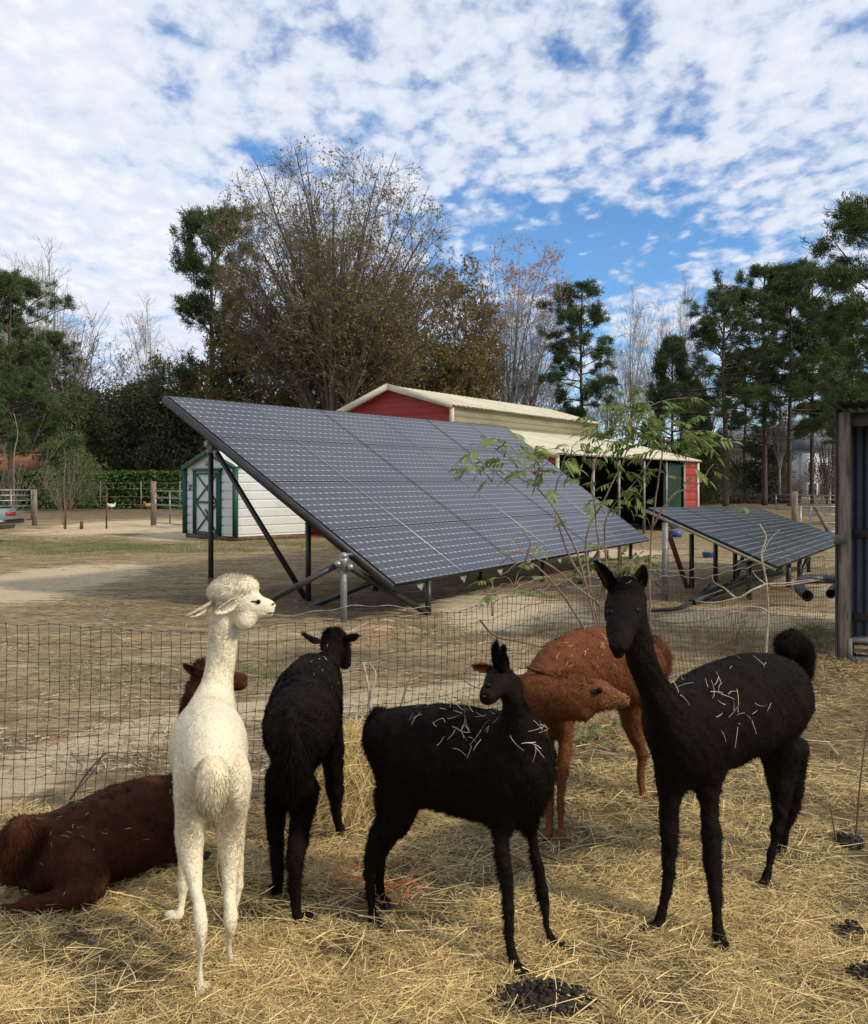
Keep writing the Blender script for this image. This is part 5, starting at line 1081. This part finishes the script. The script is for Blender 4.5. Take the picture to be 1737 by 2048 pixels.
def pine_tree(seed, H, cb, rx, tr, nl, ntuft, prof, needle=.19, up=.15, dead=4, flat=.7, nn=9, w=.034, lean=0., gap=.0):
    g = np.random.default_rng(seed); tr *= .72; W_ = MB(); Lf = MB(); T = smoothpts(np.array([[0, 0, -.2], [lean*H*.15, 0, H*.33], [lean*H*.2+g.normal()*.12, g.normal()*.12, H*.66], [lean*H*.3, 0, H]]), 7); s_ = np.linspace(0, 1, len(T)); tube(W_, T, tr*(1-.9*s_)+.02, 8)
    def onT(z): j = np.clip(z/H, 0, .999)*(len(T)-1); i = int(j); return T[i]+(T[i+1]-T[i])*(j-i)
    l1 = []; r1 = []; k = 6
    for i in range(nl):
        f = (i+g.random())/nl; f = f**.9; z = cb+(H-cb)*f; Lh = rx*prof(f)*g.uniform(.55, 1.12)*min(1, (1-f)/.22+.22)
        if g.random() < gap: continue
        ph = i*2.39996+g.normal(0, .5); u_ = up+(.9*f**2)+g.normal(0, .14); d = nrm(np.array([math.cos(ph), math.sin(ph), u_])); q = np.linspace(0, 1, k)[:, None]
        p = onT(z*.985)+d*Lh*q+UP*(Lh*.12*q**2*(1 if f > .4 else -.4))+np.cumsum(g.normal(0, .03*Lh, (k, 3)), 0)*q; l1.append(p); r1.append(np.maximum(.028+.03*Lh*(1-q[:, 0])*.7, .014)*(.5+.5*(1-f)))
    nlive = len(l1)
    dl = []; dr_ = []
    for i in range(dead):
        z = g.uniform(cb*.45, cb); ph = g.uniform(0, 6.28); d = nrm(np.array([math.cos(ph), math.sin(ph), g.uniform(-.1, .5)])); q = np.linspace(0, 1, k)[:, None]; Ln = g.uniform(.5, 1.6); dl.append(onT(z)+d*Ln*q+np.cumsum(g.normal(0, .04, (k, 3)), 0)*q); dr_.append(.022*(1-.7*q[:, 0]))
    l1, r1 = np.array(l1), np.array(r1); wood(W_, l1, r1, 5)
    if dl: wood(W_, np.array(dl), np.array(dr_), 4)
    l2, r2, _ = sprout(g, l1, r1, 9, .3, 1, (.3, 1.05), lambda t: rx*.30*(1.1-.5*t), 4, .12, .55, .009); k_ = l2[:, -1, 2] < H*1.01; l2, r2 = l2[k_], r2[k_]; wood(W_, l2, r2, 3)
    l3, r3, _ = sprout(g, l2, r2, 4, .35, 1, (.3, .9), lambda t: rx*.13*np.ones_like(t), 3, .25, .6, .007); wood(W_, l3, r3, 3)
    P_, D_ = at(l3, g, ntuft, .5); tufts(Lf, P_, D_, g, nn, needle, w)
    return W_, Lf
def bushy(seed, H, rx, n, sz, zlow=0., stems=5, pw=.5, asp=.6, lump=.5, fill=.35):
    g = np.random.default_rng(seed); W_ = MB(); Lf = MB()
    for i in range(stems):
        a = g.uniform(0, 6.28); q = g.uniform(.1, .6); tube(W_, smoothpts([[0, 0, -.1], [rx*q*.4*cos(a), rx*q*.4*sin(a), H*.45], [rx*q*cos(a), rx*q*sin(a), H*.85]], 4), np.linspace(.06, .015, 9), 5)
    m = 40; cc = nrm(g.normal(0, 1, (m, 3))); cc[:, 2] = np.abs(cc[:, 2])*1.0-.0; R_ = g.uniform(fill, .86, m)[:, None]; cc = cc*R_*[rx, rx, H*.5]; cc[:, 2] = zlow+(H-zlow)*np.clip((cc[:, 2]/(H*.5))*.9+g.uniform(-.05, .25, m), .02, .93)
    i = g.integers(0, m, n); e = nrm(g.normal(0, 1, (n, 3)))*(g.random(n)**.33)[:, None]*rx*g.uniform(.22, .42, m)[i][:, None]
    P_ = cc[i]+e; P_[:, 2] = np.maximum(P_[:, 2], .05); leaves(Lf, P_, g, sz, asp, .03)
    return W_, Lf
PROTO = {}
def plant(key, name, label, cat, group, px, Y, s=1., rz=None, sz=None, maker=None, mw=None, ml=None, crown='crown', z=0.):
    """first use builds trunk and crown; later uses copy them with obj.copy()"""
    x = (px-CX)/F*Y; root = thing(name, label, cat, (x, Y, z), group); root.rotation_euler = (0, 0, (px*1.7) % 6.28 if rz is None else rz); root.scale = (s, s, sz or s)
    if key not in PROTO:
        W_, Lf = maker(); ch = []
        for m_, nm_, mt_ in ((W_, 'trunk', mw), (Lf, crown, ml)):
            if m_.n:
                o = bpy.data.objects.new(nm_, m_.mesh(nm_)); C.objects.link(o); o.data.materials.append(mt_); ch.append(o)
        PROTO[key] = ch
    else:
        ch = []
        for c_ in PROTO[key]: o = c_.copy(); C.objects.link(o); ch.append(o)
    for o in ch: o.parent = root
    return root
oakt = lambda P_, g: (g.random(len(P_)) < np.clip(1.25-(P_[:, 2]-6)/13.0, .42, 1))
plant('oak', 'oak_tree', 'huge round crowned oak with thin olive brown leaves rising behind the solar array', 'tree', 'broadleaf trees', 668, 50, rz=0., maker=lambda: vase_tree(5, 19.9, 4.9, 6.8, .40, 64, 13, 9, 3, 62000, .125, oakt, sq=3.0), mw=M_bark, ml=M_loak)
oak2 = lambda: vase_tree(15, 13, 2.2, 6.0, .26, 22, 9, 8, 3, 34000, .15)
plant('oak2', 'oak_tree', 'brown leaved oak filling in low to the left of the huge oak', 'tree', 'broadleaf trees', 520, 54, .92, maker=oak2, mw=M_bark, ml=M_loak)
plant('oak2', 'oak_tree', 'brown leaved oak behind the ridge of the red barn', 'tree', 'broadleaf trees', 850, 57, 1.03)
plant('oak2', 'oak_tree', 'low brown oak between the huge oak and the pine on its left', 'tree', 'broadleaf trees', 415, 60, .85)
plant('oak2', 'oak_tree', 'olive leaved oak filling the right shoulder of the huge oak', 'tree', 'broadleaf trees', 800, 62, 1.28)
otop = lambda P_, g: (g.random(len(P_)) < np.clip((P_[:, 2]-10.5)/4.5, .05, 1))
plant('orange', 'sparse_tree', 'nearly bare tree with orange leaves at its top right of the huge oak', 'tree', 'broadleaf trees', 1015, 60, rz=.4, maker=lambda: vase_tree(25, 17.6, 3.6, 5.3, .18, 30, 9, 7, 3, 12000, .15, otop, lean=.12), mw=M_barkpale, ml=M_lorange)
plant('orange2', 'sparse_tree', 'tall narrow tree with orange brown leaves touching the right side of the huge oak', 'tree', 'broadleaf trees', 930, 56, rz=1., maker=lambda: vase_tree(26, 15.3, 2.5, 2.6, .2, 22, 9, 8, 3, 15000, .15), mw=M_bark, ml=M_loak)
bare = lambda: vase_tree(35, 15, 4.5, 3.3, .15, 18, 9, 7, 3, 0, .1)
for px, Y, s, sz, lb in ((1412, 64, .7, .82, 'pale bare tree between the layered evergreen and the right pines'), (1215, 66, .6, .80, 'slim pale bare tree touching the leafy pine behind the barn'), (1560, 60, .6, .75, 'bare tree between the trunks of the right pine stand'), (108, 60, 1.1, 1.16, 'pale bare tree rising behind the left pine'), (1262, 70, .80, 1.10, 'pale bare tree just right of the leafy pine behind the barn'), (1315, 72, .75, 1.06, 'pale bare tree between two others above the barn roof'), (1362, 66, .52, 1.13, 'thin tall pale bare tree above the lean-to roof'), (1060, 64, .95, .98, 'pale bare tree low behind the upper barn roof'), (300, 66, .85, 1.0, 'faint bare tree left of the tall pine'), (30, 66, .8, 1.2, 'faint bare tree at the far left edge'), (1690, 60, .6, .9, 'thin bare tree in front of the right edge pine'), (1120, 62, .85, .62, 'low spreading bare tree left of the leafy pine')):
    plant('bare', 'bare_tree', lb, 'tree', 'bare trees', px, Y, s, sz=sz, maker=bare, mw=M_barkpale)
plant('bare2', 'bare_tree', 'pale bare tree leaning right over the dark evergreens at the left', 'tree', 'bare trees', 120, 58, 1., rz=0., maker=lambda: vase_tree(36, 12.6, 4.5, 3.0, .13, 12, 8, 7, 3, 900, .14, lean=.42), mw=M_barkpale, ml=M_ltan)
lob = lambda f: .45+.75*math.sin(pi*min(1, f*.95+.12))
p1 = lambda: pine_tree(41, 17, 7.0, 3.0, .22, 38, 5200, lambda f: .5+.7*math.sin(pi*(f*.8+.15)), nn=10, dead=10, gap=.1)
p2 = lambda: pine_tree(43, 17, 5.5, 2.6, .2, 40, 5200, lambda f: .75+.4*math.sin(pi*f), nn=10, dead=12, gap=.12)
p3 = lambda: pine_tree(45, 14.5, 3.4, 3.8, .26, 40, 7000, lambda f: .95-.4*f+.25*math.sin(9*f), nn=10, dead=5, gap=.12, up=.12)
for key, mk, px, Y, s, sz, lb in (
    ('p3', p3, 425, 55, 1.10, 1.17, 'tall pine with layered branches left of the huge oak'),
    ('p3', p3, 22, 46, .84, .78, 'dense dark pine at the left edge of the yard'),
    ('p3', p3, -25, 66, 1.0, 1.1, 'dense dark pine cut by the left edge of the view'),
    ('p3', p3, 70, 66, .8, .82, 'low dense pine between the two taller left pines'),
    ('p1', p1, 100, 58, .62, .62, 'shorter pine just right of the dense left pine'),
    ('p2', p2, 1165, 58, 1.0, .80, 'bushy topped pine standing alone behind the barn roof'),
    ('p1', p1, 1452, 52, 1.05, .70, 'straight pine with open branches, first of the right pine stand'),
    ('p1', p1, 1530, 56, 1.02, .83, 'tall pine, second in the right pine stand'),
    ('p2', p2, 1580, 55, .95, .83, 'tall pine, third in the right pine stand'),
    ('p2', p2, 1625, 57, .92, .86, 'tall pine, fourth in the right pine stand'),
    ('p3', p3, 1765, 34, .92, .78, 'big dark pine leaning in at the right edge of the view'),
    ('p1', p1, 1668, 60, .8, .70, 'slim pine between the stand and the right edge pine'),
    ('p1', p1, 1490, 66, .8, .62, 'slim pine half hidden behind the first of the right stand'),
    ('p2', p2, 1705, 50, .85, .62, 'pine whose trunk stands above the shelter roof')):
    plant(key, 'pine_tree', lb, 'tree', 'pine trees', px, Y, s, sz=sz, maker=mk, mw=M_barkp, ml=M_lpine)
cedar = lambda: pine_tree(51, 9.5, 1.5, 2.3, .14, 44, 3600, lambda f: 1.05-.85*f, needle=.16, nn=10, w=.05, up=.0, dead=0)
for px, Y, s, sz, lb in ((1345, 62, 1.0, 1.14, 'dark layered evergreen behind the lean-to roof'), (1395, 64, .7, .86, 'smaller dark evergreen left of the right pine stand')):
    plant('cedar', 'evergreen_tree', lb, 'tree', 'layered evergreens', px, Y, s, sz=sz, maker=cedar, mw=M_barkp, ml=M_lpine)
ev1 = lambda: bushy(61, 8.2, 2.6, 15000, .17, .6, 6)
ev2 = lambda: bushy(62, 7.6, 3.0, 15000, .17, .3, 6, lump=.7)
evs = ((165, 52, 1.0, 1.06, 'ev1', 'dark evergreen just right of the left pines'), (215, 58, 1.05, 1.1, 'ev2', 'dark evergreen under the leaning bare tree'), (262, 54, .92, 1.02, 'ev1', 'dark evergreen above the middle of the hedge'), (312, 55, 1.05, 1.08, 'ev2', 'dark evergreen left of the pole of the array'), (362, 56, .95, 1.06, 'ev1', 'dark evergreen directly above the white shed'), (110, 64, 1.1, 1.2, 'ev2', 'dark evergreen in front of the shorter left pine'), (52, 66, 1.05, 1.1, 'ev1', 'dark evergreen behind the low brown roofed house'), (-20, 66, 1.1, 1.2, 'ev2', 'dark evergreen at the far left edge'), (410, 57, .9, 1.0, 'ev2', 'dark evergreen behind the top corner of the array'))
for px, Y, s, sz, k, lb in evs: plant(k, 'evergreen_tree', lb, 'tree', 'dark evergreens beyond the hedge', px, Y, s, sz=sz, maker=ev1 if k == 'ev1' else ev2, mw=M_bark, ml=M_lever)
for px, Y, s, sz, k, lb in ((470, 60, 1.0, .95, 'ev2', 'dark bush mass under the left side of the huge oak'), (560, 62, 1.1, .9, 'ev1', 'dark bush mass behind the top edge of the array'), (640, 60, 1.0, .85, 'ev2', 'dark bush mass at the foot of the huge oak'), (730, 63, 1.1, .85, 'ev1', 'dark bush mass left of the barn gable'), (1190, 70, .9, .52, 'ev2', 'low evergreen bush above the barn roof end'), (1240, 60, .8, .55, 'ev1', 'low evergreen bush behind the lean-to roof'), (1420, 58, .62, .62, 'ev2', 'dark bush just right of the red barn end panel'), (1535, 64, 1.0, .78, 'ev1', 'dark evergreen bush in front of the pale house'), (1310, 62, 1.0, .52, 'ev2', 'low dark bush above the far end of the lean-to')):
    plant(k, 'evergreen_bush', lb, 'bush', 'dark bushes beyond the barn', px, Y, s, sz=sz)
cyp = lambda: bushy(71, 4.6, 1.7, 12000, .10, .1, 4, asp=.3)
plant('cyp', 'cedar_bush', 'soft green cedar bush in front of the dark evergreens', 'bush', None, 142, 46, 1.0, maker=cyp, mw=M_bark, ml=M_lcedar)
br_ = lambda: bushy(81, 5.0, 2.0, 5200, .13, .2, 16, asp=.35)
for i, (px, Y, s, sz, lb) in enumerate(((1415, 66, .9, .9, 'brown brushy thicket right of the barn end'), (1470, 70, 1., .95, 'brown brushy thicket in front of the grey house wing'), (1560, 62, .8, .62, 'low brown thicket below the pale house windows'), (1655, 58, .9, .95, 'brown brushy thicket left of the shelter roof'), (1385, 70, .8, 1.1, 'thin brown thicket behind the lean-to end'), (1710, 66, 1.1, 1.0, 'brown thicket hidden in part by the shelter'), (60, 60, 1.1, 1.4, 'brown thicket behind the left hedge'))):
    plant('brush', 'brush_thicket', lb, 'thicket', 'brown thickets', px, Y, s, sz=sz, maker=br_, mw=M_bark, ml=M_lbrush)
crape = lambda: vase_tree(91, 5.2, .5, 2.3, .04, 12, 5, 4, 0, 0, .1)
plant('crape', 'bare_shrub', 'many stemmed bare shrub in front of the brown roofed house', 'shrub', 'bare garden shrubs', 28, 34, .92, maker=crape, mw=M_barktw)
plant('crape', 'bare_shrub', 'small bare ornamental tree standing between hedge and wire fence', 'shrub', 'bare garden shrubs', 128, 30, .40, sz=.60)
# hedge
hg = thing('clipped_hedge', 'long clipped green hedge along the far side of the yard', 'hedge', (-17, 50, 0)); gg = np.random.default_rng(5)
x0, x1 = (-120-CX)/F*50, (372-CX)/F*50
n_ = 42000; P_ = np.stack([gg.uniform(x0, x1, n_), 50+gg.normal(0, .45, n_), 1.95*(1-gg.random(n_)**2.2)], 1); k_ = gg.random(n_) < .55; P_[k_, 1] = 49.3+gg.normal(0, .18, k_.sum())
P_[:, 2] += (fbm(P_[:, 0]*.8, P_[:, 1], 3)-.5)*.28*(P_[:, 2] > 1.2); keep = (P_[:, 2] > 1.1) | (gg.random(n_) < .5); P_ = P_[keep]
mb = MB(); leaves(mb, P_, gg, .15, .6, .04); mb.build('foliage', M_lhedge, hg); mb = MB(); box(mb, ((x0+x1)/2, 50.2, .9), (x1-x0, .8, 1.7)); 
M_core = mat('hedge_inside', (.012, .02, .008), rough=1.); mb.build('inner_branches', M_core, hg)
x0, x1 = (1392-CX)/F*60, (1600-CX)/F*60; fb = thing('brush_fence', 'brown leafless hedge row at the far right of the yard', 'hedge', ((x0+x1)/2, 60, 0)); n_ = 9000
P_ = np.stack([gg.uniform(x0, x1, n_), 60+gg.normal(0, .3, n_), .9*gg.random(n_)**.7-.3], 1); mb = MB(); leaves(mb, P_, gg, .16, .3, .05); mb.build('foliage', M_lbrush, fb)
# woods far off
gw = np.random.default_rng(6); mb = MB(); n_ = 90000; xw = gw.uniform(-75, 85, n_); hgt = 5.5+3.0*fbm(xw*.09, xw*0, 9)+2.2*fbm(xw*.5, xw*0+4, 19)-(np.abs(xw-12) < 12)*1.5-1.6*(xw > 16); zw = hgt*gw.random(n_)**.75
P_ = np.stack([xw, 96+gw.normal(0, 3, n_), zw], 1); leaves(mb, P_, gw, .42, .6, .1)
mb.build('woods', leafm('far_woods_leaves', (.05, .055, .034), (.085, .07, .045), (.13, .115, .075), .1), label='far brown green woods closing the horizon behind yard and barn', cat='woods', kind='stuff')

# ------------------------------------------------------------------ elder shrubs with pinnate leaves
def pin_leaf(mb, g, base, d, Ln, droop=.5):
    """one compound leaf: rachis, paired pointed leaflets and an end leaflet"""
    d = nrm(np.asarray(d, float)); sd = nrm(np.cross(d, UP+g.normal(0, .25, 3))); up_ = np.cross(sd, d); n = g.integers(3, 5); r_ = g.random()
    def leaflet(p, dd, L_):
        dd = nrm(dd); s_ = nrm(np.cross(dd, up_+g.normal(0, .3, 3))); nn__ = np.cross(s_, dd); dr = -UP*L_*.35; w = L_*.16
        V = [p, p+dd*L_*.3+s_*w+nn__*w*.35+dr*.08, p+dd*L_*.32+dr*.09, p+dd*L_*.3-s_*w+nn__*w*.35+dr*.08, p+dd*L_*.68+s_*w*.75+nn__*w*.3+dr*.45, p+dd*L_*.68+dr*.46, p+dd*L_*.68-s_*w*.75+nn__*w*.3+dr*.45, p+dd*L_+dr]
        mb.add(np.array(V), [np.array([[0, 2, 1], [0, 3, 2], [4, 5, 7], [5, 6, 7]]), np.array([[1, 2, 5, 4], [2, 3, 6, 5]])], np.clip(r_+g.normal(0, .18), 0, 1))
    pts = np.array([base+d*Ln*t-UP*droop*Ln*t*t*.6 for t in np.linspace(0, 1, 6)]); tube(mb, pts, .0018, 3, r=.4)
    for i in range(n):
        t = .3+.62*i/n; p = base+d*Ln*t-UP*droop*Ln*t*t*.6
        for q in (-1, 1): leaflet(p, d*.45+sd*q*.8-UP*.25, Ln*g.uniform(.42, .58)*(1-.15*i/n))
    leaflet(pts[-1], d-UP*droop*.6, Ln*.5)
def shrub(name, label, stems, clusters, seed, ml=M_lgreen, r0=.0095):
    g = np.random.default_rng(seed); base = W(*stems[0][0]); base = base*[1, 1, 0]; root = thing(name, label, 'shrub', base)
    for st in stems:
        Q = smoothpts([W(*p) for p in st], 7); Q += np.cumsum(g.normal(0, .0035, Q.shape), 0); mb = MB(); tube(mb, Q, np.linspace(r0, .0035, len(Q)), 6); mb.build('stem', M_barkred, root, smooth=True)
    mb = MB(); tw = []
    for px, py, Y, sx, sy, n, L_ in clusters:
        c_ = W(px, py, Y); n = max(3, int(n*.72))
        for i in range(n):
            off = g.normal(0, .5, 3)*[sx/F*Y, .16, sy/F*Y]; b_ = c_+off; d = off*[1.6, 1, .6]+g.normal(0, .10, 3)+UP*.05; pin_leaf(mb, g, b_, d, L_*g.uniform(.7, 1.2), g.uniform(.3, .9))
            if g.random() < .6: tw.append(smoothpts([c_-UP*.05, (c_+b_)/2+UP*.01, b_], 3))
    mb.build('leaves', ml, root); 
    for i, Q in enumerate(tw[:60]): m_ = MB(); tube(m_, Q, np.linspace(.004, .002, len(Q)), 4); m_.build('twig', M_barkred, root)
    return root
shrub('elder_shrub', 'tall elder shrub with drooping green leaves growing behind the fence',
    [[(1200, 1300, 6.9), (1196, 1150, 6.9), (1193, 1040, 6.9), (1188, 965, 6.85), (1200, 905, 6.85)],
     [(1206, 1300, 6.9), (1160, 1120, 6.8), (1120, 1035, 6.7), (1072, 972, 6.6), (1010, 935, 6.6)],
     [(1202, 1300, 6.9), (1170, 1100, 7.0), (1205, 1010, 7.0), (1250, 930, 7.0), (1262, 860, 7.0), (1240, 790, 7.0)],
     [(1215, 1300, 7.0), (1215, 1130, 7.1), (1216, 1030, 7.1), (1275, 960, 7.1), (1315, 900, 7.1)],
     [(1072, 972, 6.6), (1078, 930, 6.6), (1040, 895, 6.6)], [(1190, 1200, 6.9), (1140, 1110, 7.), (1110, 1000, 7.), (1130, 910, 7.), (1140, 890, 7.)],
     [(1300, 1290, 7.0), (1298, 1150, 7.05), (1305, 1010, 7.1), (1318, 900, 7.1), (1310, 850, 7.1)],
     [(1303, 1060, 7.05), (1340, 1000, 7.), (1400, 970, 7.), (1430, 930, 7.)], [(1200, 1210, 6.8), (1120, 1150, 6.7), (1040, 1110, 6.6), (1000, 1130, 6.6)]],
    [(1270, 815, 7.05, 80, 30, 18, .14), (1320, 875, 7.1, 90, 30, 18, .14), (1225, 860, 7, 50, 40, 12, .13), (1375, 880, 7.1, 40, 30, 8, .14), (1010, 900, 6.6, 70, 26, 13, .15), (1070, 935, 6.6, 60, 40, 16, .15), (985, 950, 6.6, 50, 24, 9, .14), (1040, 890, 6.6, 40, 20, 8, .14),
     (1140, 900, 7.0, 60, 30, 14, .14), (1200, 880, 6.95, 60, 26, 12, .14), (1240, 830, 7.0, 60, 36, 16, .15), (1290, 850, 7.1, 90, 36, 24, .16), (1345, 860, 7.1, 80, 34, 20, .16), (1385, 900, 7.1, 50, 30, 10, .15), (1255, 795, 7.0, 24, 26, 7, .13),
     (1235, 960, 7.0, 70, 36, 15, .15), (1200, 1000, 6.9, 50, 30, 8, .14), (1310, 930, 7.1, 40, 24, 6, .13), (1145, 1030, 6.9, 50, 20, 5, .12), (1265, 1010, 7.0, 40, 26, 8, .13), (1330, 905, 7.05, 60, 26, 10, .15),
     (1475, 1012, 6.9, 26, 16, 5, .13), (1405, 945, 7.0, 26, 14, 3, .12)], 3)
shrub('elder_sapling', 'low elder sapling with a few leaves hanging over the top fence wire', [[(1195, 1290, 6.5), (1110, 1170, 6.3), (1050, 1125, 6.2), (1000, 1150, 6.2)], [(1050, 1125, 6.2), (1060, 1090, 6.2), (1045, 1060, 6.2)], [(985, 1230, 6.2), (982, 1190, 6.2), (985, 1160, 6.2)]],
    [(990, 1170, 6.2, 34, 22, 8, .13), (1030, 1160, 6.2, 34, 18, 6, .12), (1045, 1095, 6.2, 24, 16, 3, .10)], 8, r0=.008)
shrub('weed_plant', 'bright green leafy weed on the dirt behind the upright ears of the tall black alpaca', [[(1240, 1152, 12.5), (1240, 1120, 12.5), (1238, 1095, 12.5)], [(1252, 1152, 12.4), (1262, 1130, 12.4)]], [(1235, 1130, 12.4, 50, 34, 34, .26), (1262, 1138, 12.3, 40, 20, 18, .24)], 9, r0=.01)
shrub('weed_plant', 'small green weed poking up between the fence and the rust coloured back', [[(1110, 1290, 6.2), (1106, 1255, 6.2), (1100, 1240, 6.2)]], [(1100, 1248, 6.2, 20, 12, 5, .07)], 10, r0=.004)
shrub('leafy_weed', 'green and yellowing weeds at the fence foot below the rust coloured head', [[(1200, 1490, 5.9), (1200, 1460, 5.9)]], [(1195, 1462, 5.6, 50, 18, 16, .10), (1160, 1470, 5.6, 30, 14, 8, .09), (1235, 1458, 5.7, 30, 14, 8, .09)], 12, r0=.004)
# bleached dead sapling and dry weeds at the right
ds = thing('dead_sapling', 'bleached dead sapling with crooked branches in front of the small solar array', 'sapling', W(1533, 1330, 7.95)*[1, 1, 0])
for pts, r_ in (([(1530, 1360, 7.9), (1534, 1285, 7.9), (1537, 1230, 7.9), (1534, 1165, 7.9), (1524, 1110, 7.9), (1533, 1075, 7.9), (1520, 1048, 7.9)], .013), ([(1534, 1168, 7.9), (1505, 1180, 7.8), (1474, 1196, 7.8), (1445, 1172, 7.8)], .011), ([(1474, 1196, 7.8), (1430, 1205, 7.8), (1395, 1200, 7.8), (1445, 1180, 7.75)], .006),
                 ([(1534, 1168, 7.9), (1575, 1166, 8.0), (1620, 1160, 8.0), (1650, 1163, 8.0)], .008), ([(1531, 1168, 7.9), (1515, 1155, 7.9), (1506, 1143, 7.9)], .008), ([(1537, 1225, 7.9), (1520, 1215, 7.8), (1470, 1213, 7.8), (1455, 1220, 7.8)], .008), ([(1526, 1108, 7.9), (1540, 1080, 7.9), (1560, 1060, 7.9)], .005), ([(1640, 1160, 8.0), (1560, 1172, 7.95), (1534, 1168, 7.9)], .006), ([(1474, 1196, 7.8), (1452, 1178, 7.8), (1430, 1165, 7.8), (1425, 1150, 7.8)], .006)):
    Q = smoothpts([W(*p) for p in pts], 5); mb = MB(); tube(mb, Q, np.linspace(r_, r_*.4, len(Q)), 6); mb.build('branch', M_pale, ds, smooth=True)
gk = np.random.default_rng(31); 
def stalks(label, px0, px1, Y0, Y1, n, h0, h1, mt_, w=.004, name='dry_weeds', cat='weeds'):
    x = gk.uniform(px0, px1, n); Y = gk.uniform(Y0, Y1, n); P_ = np.stack([(x-CX)/F*Y, Y, gz((x-CX)/F*Y, Y)], 1); d = nrm(np.array([0, 0, 1.])+gk.normal(0, .22, (n, 3))); s_ = nrm(np.cross(d, gk.normal(0, 1, (n, 3))))
    mb = MB(); ribbons(mb, P_, d, s_, gk.uniform(h0, h1, n), np.full(n, w), gk.normal(0, .07, (n, 3)), gk.random(n), 5, .4); mb.build(name, mt_, label=label, cat=cat, kind='stuff')
M_dry = mat('dry_weed_stems', (.14, .095, .055), attr=(.27, .19, .11), rough=.9)
stalks('thin dry weed stems standing behind the fence by the dead sapling', 1385, 1510, 8.2, 9.6, 260, .15, .42, M_dry); 
# twigs, chips and leaf litter over the yard
mb = MB(); n_ = 26000; y_ = 1/gk.uniform(1/30, 1/5.0, n_); x_ = gk.uniform(-.5, .5, n_)*y_; k_ = y_ > fence_y(x_)-.1; xy = np.column_stack([x_, y_])[k_]; cl = fbm(xy[:, 0]*.9, xy[:, 1]*.9, 71); xy = xy[gk.random(len(xy)) < np.clip((cl-.3)*3, .05, 1)]
lying(mb, xy, gz(xy[:, 0], xy[:, 1])+.006, .02, .08, .004, .012, .08, .2, gk, seg=2); xy = xy[:420]; lying(mb, xy, gz(xy[:, 0], xy[:, 1])+.012, .12, .35, .005, .01, .05, .2, gk, seg=4)
mb.build('litter', mat('yard_litter', (.10, .07, .045), attr=(.52, .43, .30), rough=.9), label='chips, twigs and leaf litter scattered over the yard dirt', cat='litter', kind='stuff')
mb = MB(); n_ = 2600; y_ = gk.uniform(4.6, 9.2, n_); x_ = y_*gk.uniform(.12, .5, n_); d_ = fence_y(x_)-y_; k_ = (d_ > -.1) & (d_ < .9); xy = np.column_stack([x_, y_])[k_]
lying(mb, xy, gz(xy[:, 0], xy[:, 1])+.03, .03, .11, .008, .025, .3, .3, gk, seg=3, taper=.2); mb.build('leaf_litter', mat('dead_leaves', (.11, .065, .04), attr=(.33, .2, .11), rough=.9), label='curled dead leaves and bark along the pen side of the right fence', cat='leaf litter', kind='stuff')
# grass
def lawn(label, px0, px1, py0, py1, n, h, seed):
    g = np.random.default_rng(seed); Y = 1/g.uniform(1/GY(py0), 1/GY(py1), n); px = g.uniform(px0, px1, n); u = (px-(px0+px1)/2)/((px1-px0)/2); v = ((HY+F*HC/Y)-(py0+py1)/2)/((py1-py0)/2); x = (px-CX)/F*Y
    k = (u*u+v*v < g.uniform(.3, 1.1, n)) & (fbm(x*1.4, Y*1.4, seed) > g.uniform(.30, .58, n)); P_ = np.stack([x, Y, gz(x, Y)], 1)[k]; m = len(P_); d = nrm(np.array([0, 0, .8])+g.normal(0, .5, (m, 3))); d[:, 2] = np.abs(d[:, 2]); s_ = nrm(np.cross(d, g.normal(0, 1, (m, 3))))
    mb = MB(); ribbons(mb, P_, d, s_, g.uniform(h*.5, h, m), np.full(m, .007), None, g.random(m), 1, .3); mb.build('grass', M_lawn, label=label, cat='grass', kind='stuff')
M_lawn = mat('short_grass', (.08, .11, .03), attr=(.24, .25, .10), rough=.7, trans=.2)
lawn('short green grass patch in front of the sedan', -20, 340, 1074, 1114, 24000, .055, 3); lawn('strip of short green grass in front of the white shed', 200, 740, 1082, 1107, 24000, .055, 4); lawn('thin moss green grass in the yard behind the small black head', 780, 1060, 1240, 1292, 3500, .022, 5)
lawn('patchy grass in the yard behind the head of the lying alpaca', 430, 640, 1318, 1372, 2200, .020, 6); lawn('green grass patch by the shelter wall', 1560, 1680, 1238, 1312, 6000, .03, 7); lawn('thin grass behind the left stretch of fence', 40, 340, 1310, 1375, 2200, .018, 8); lawn('green grass behind the braced tube gate', 1595, 1720, 1036, 1060, 5000, .06, 9)
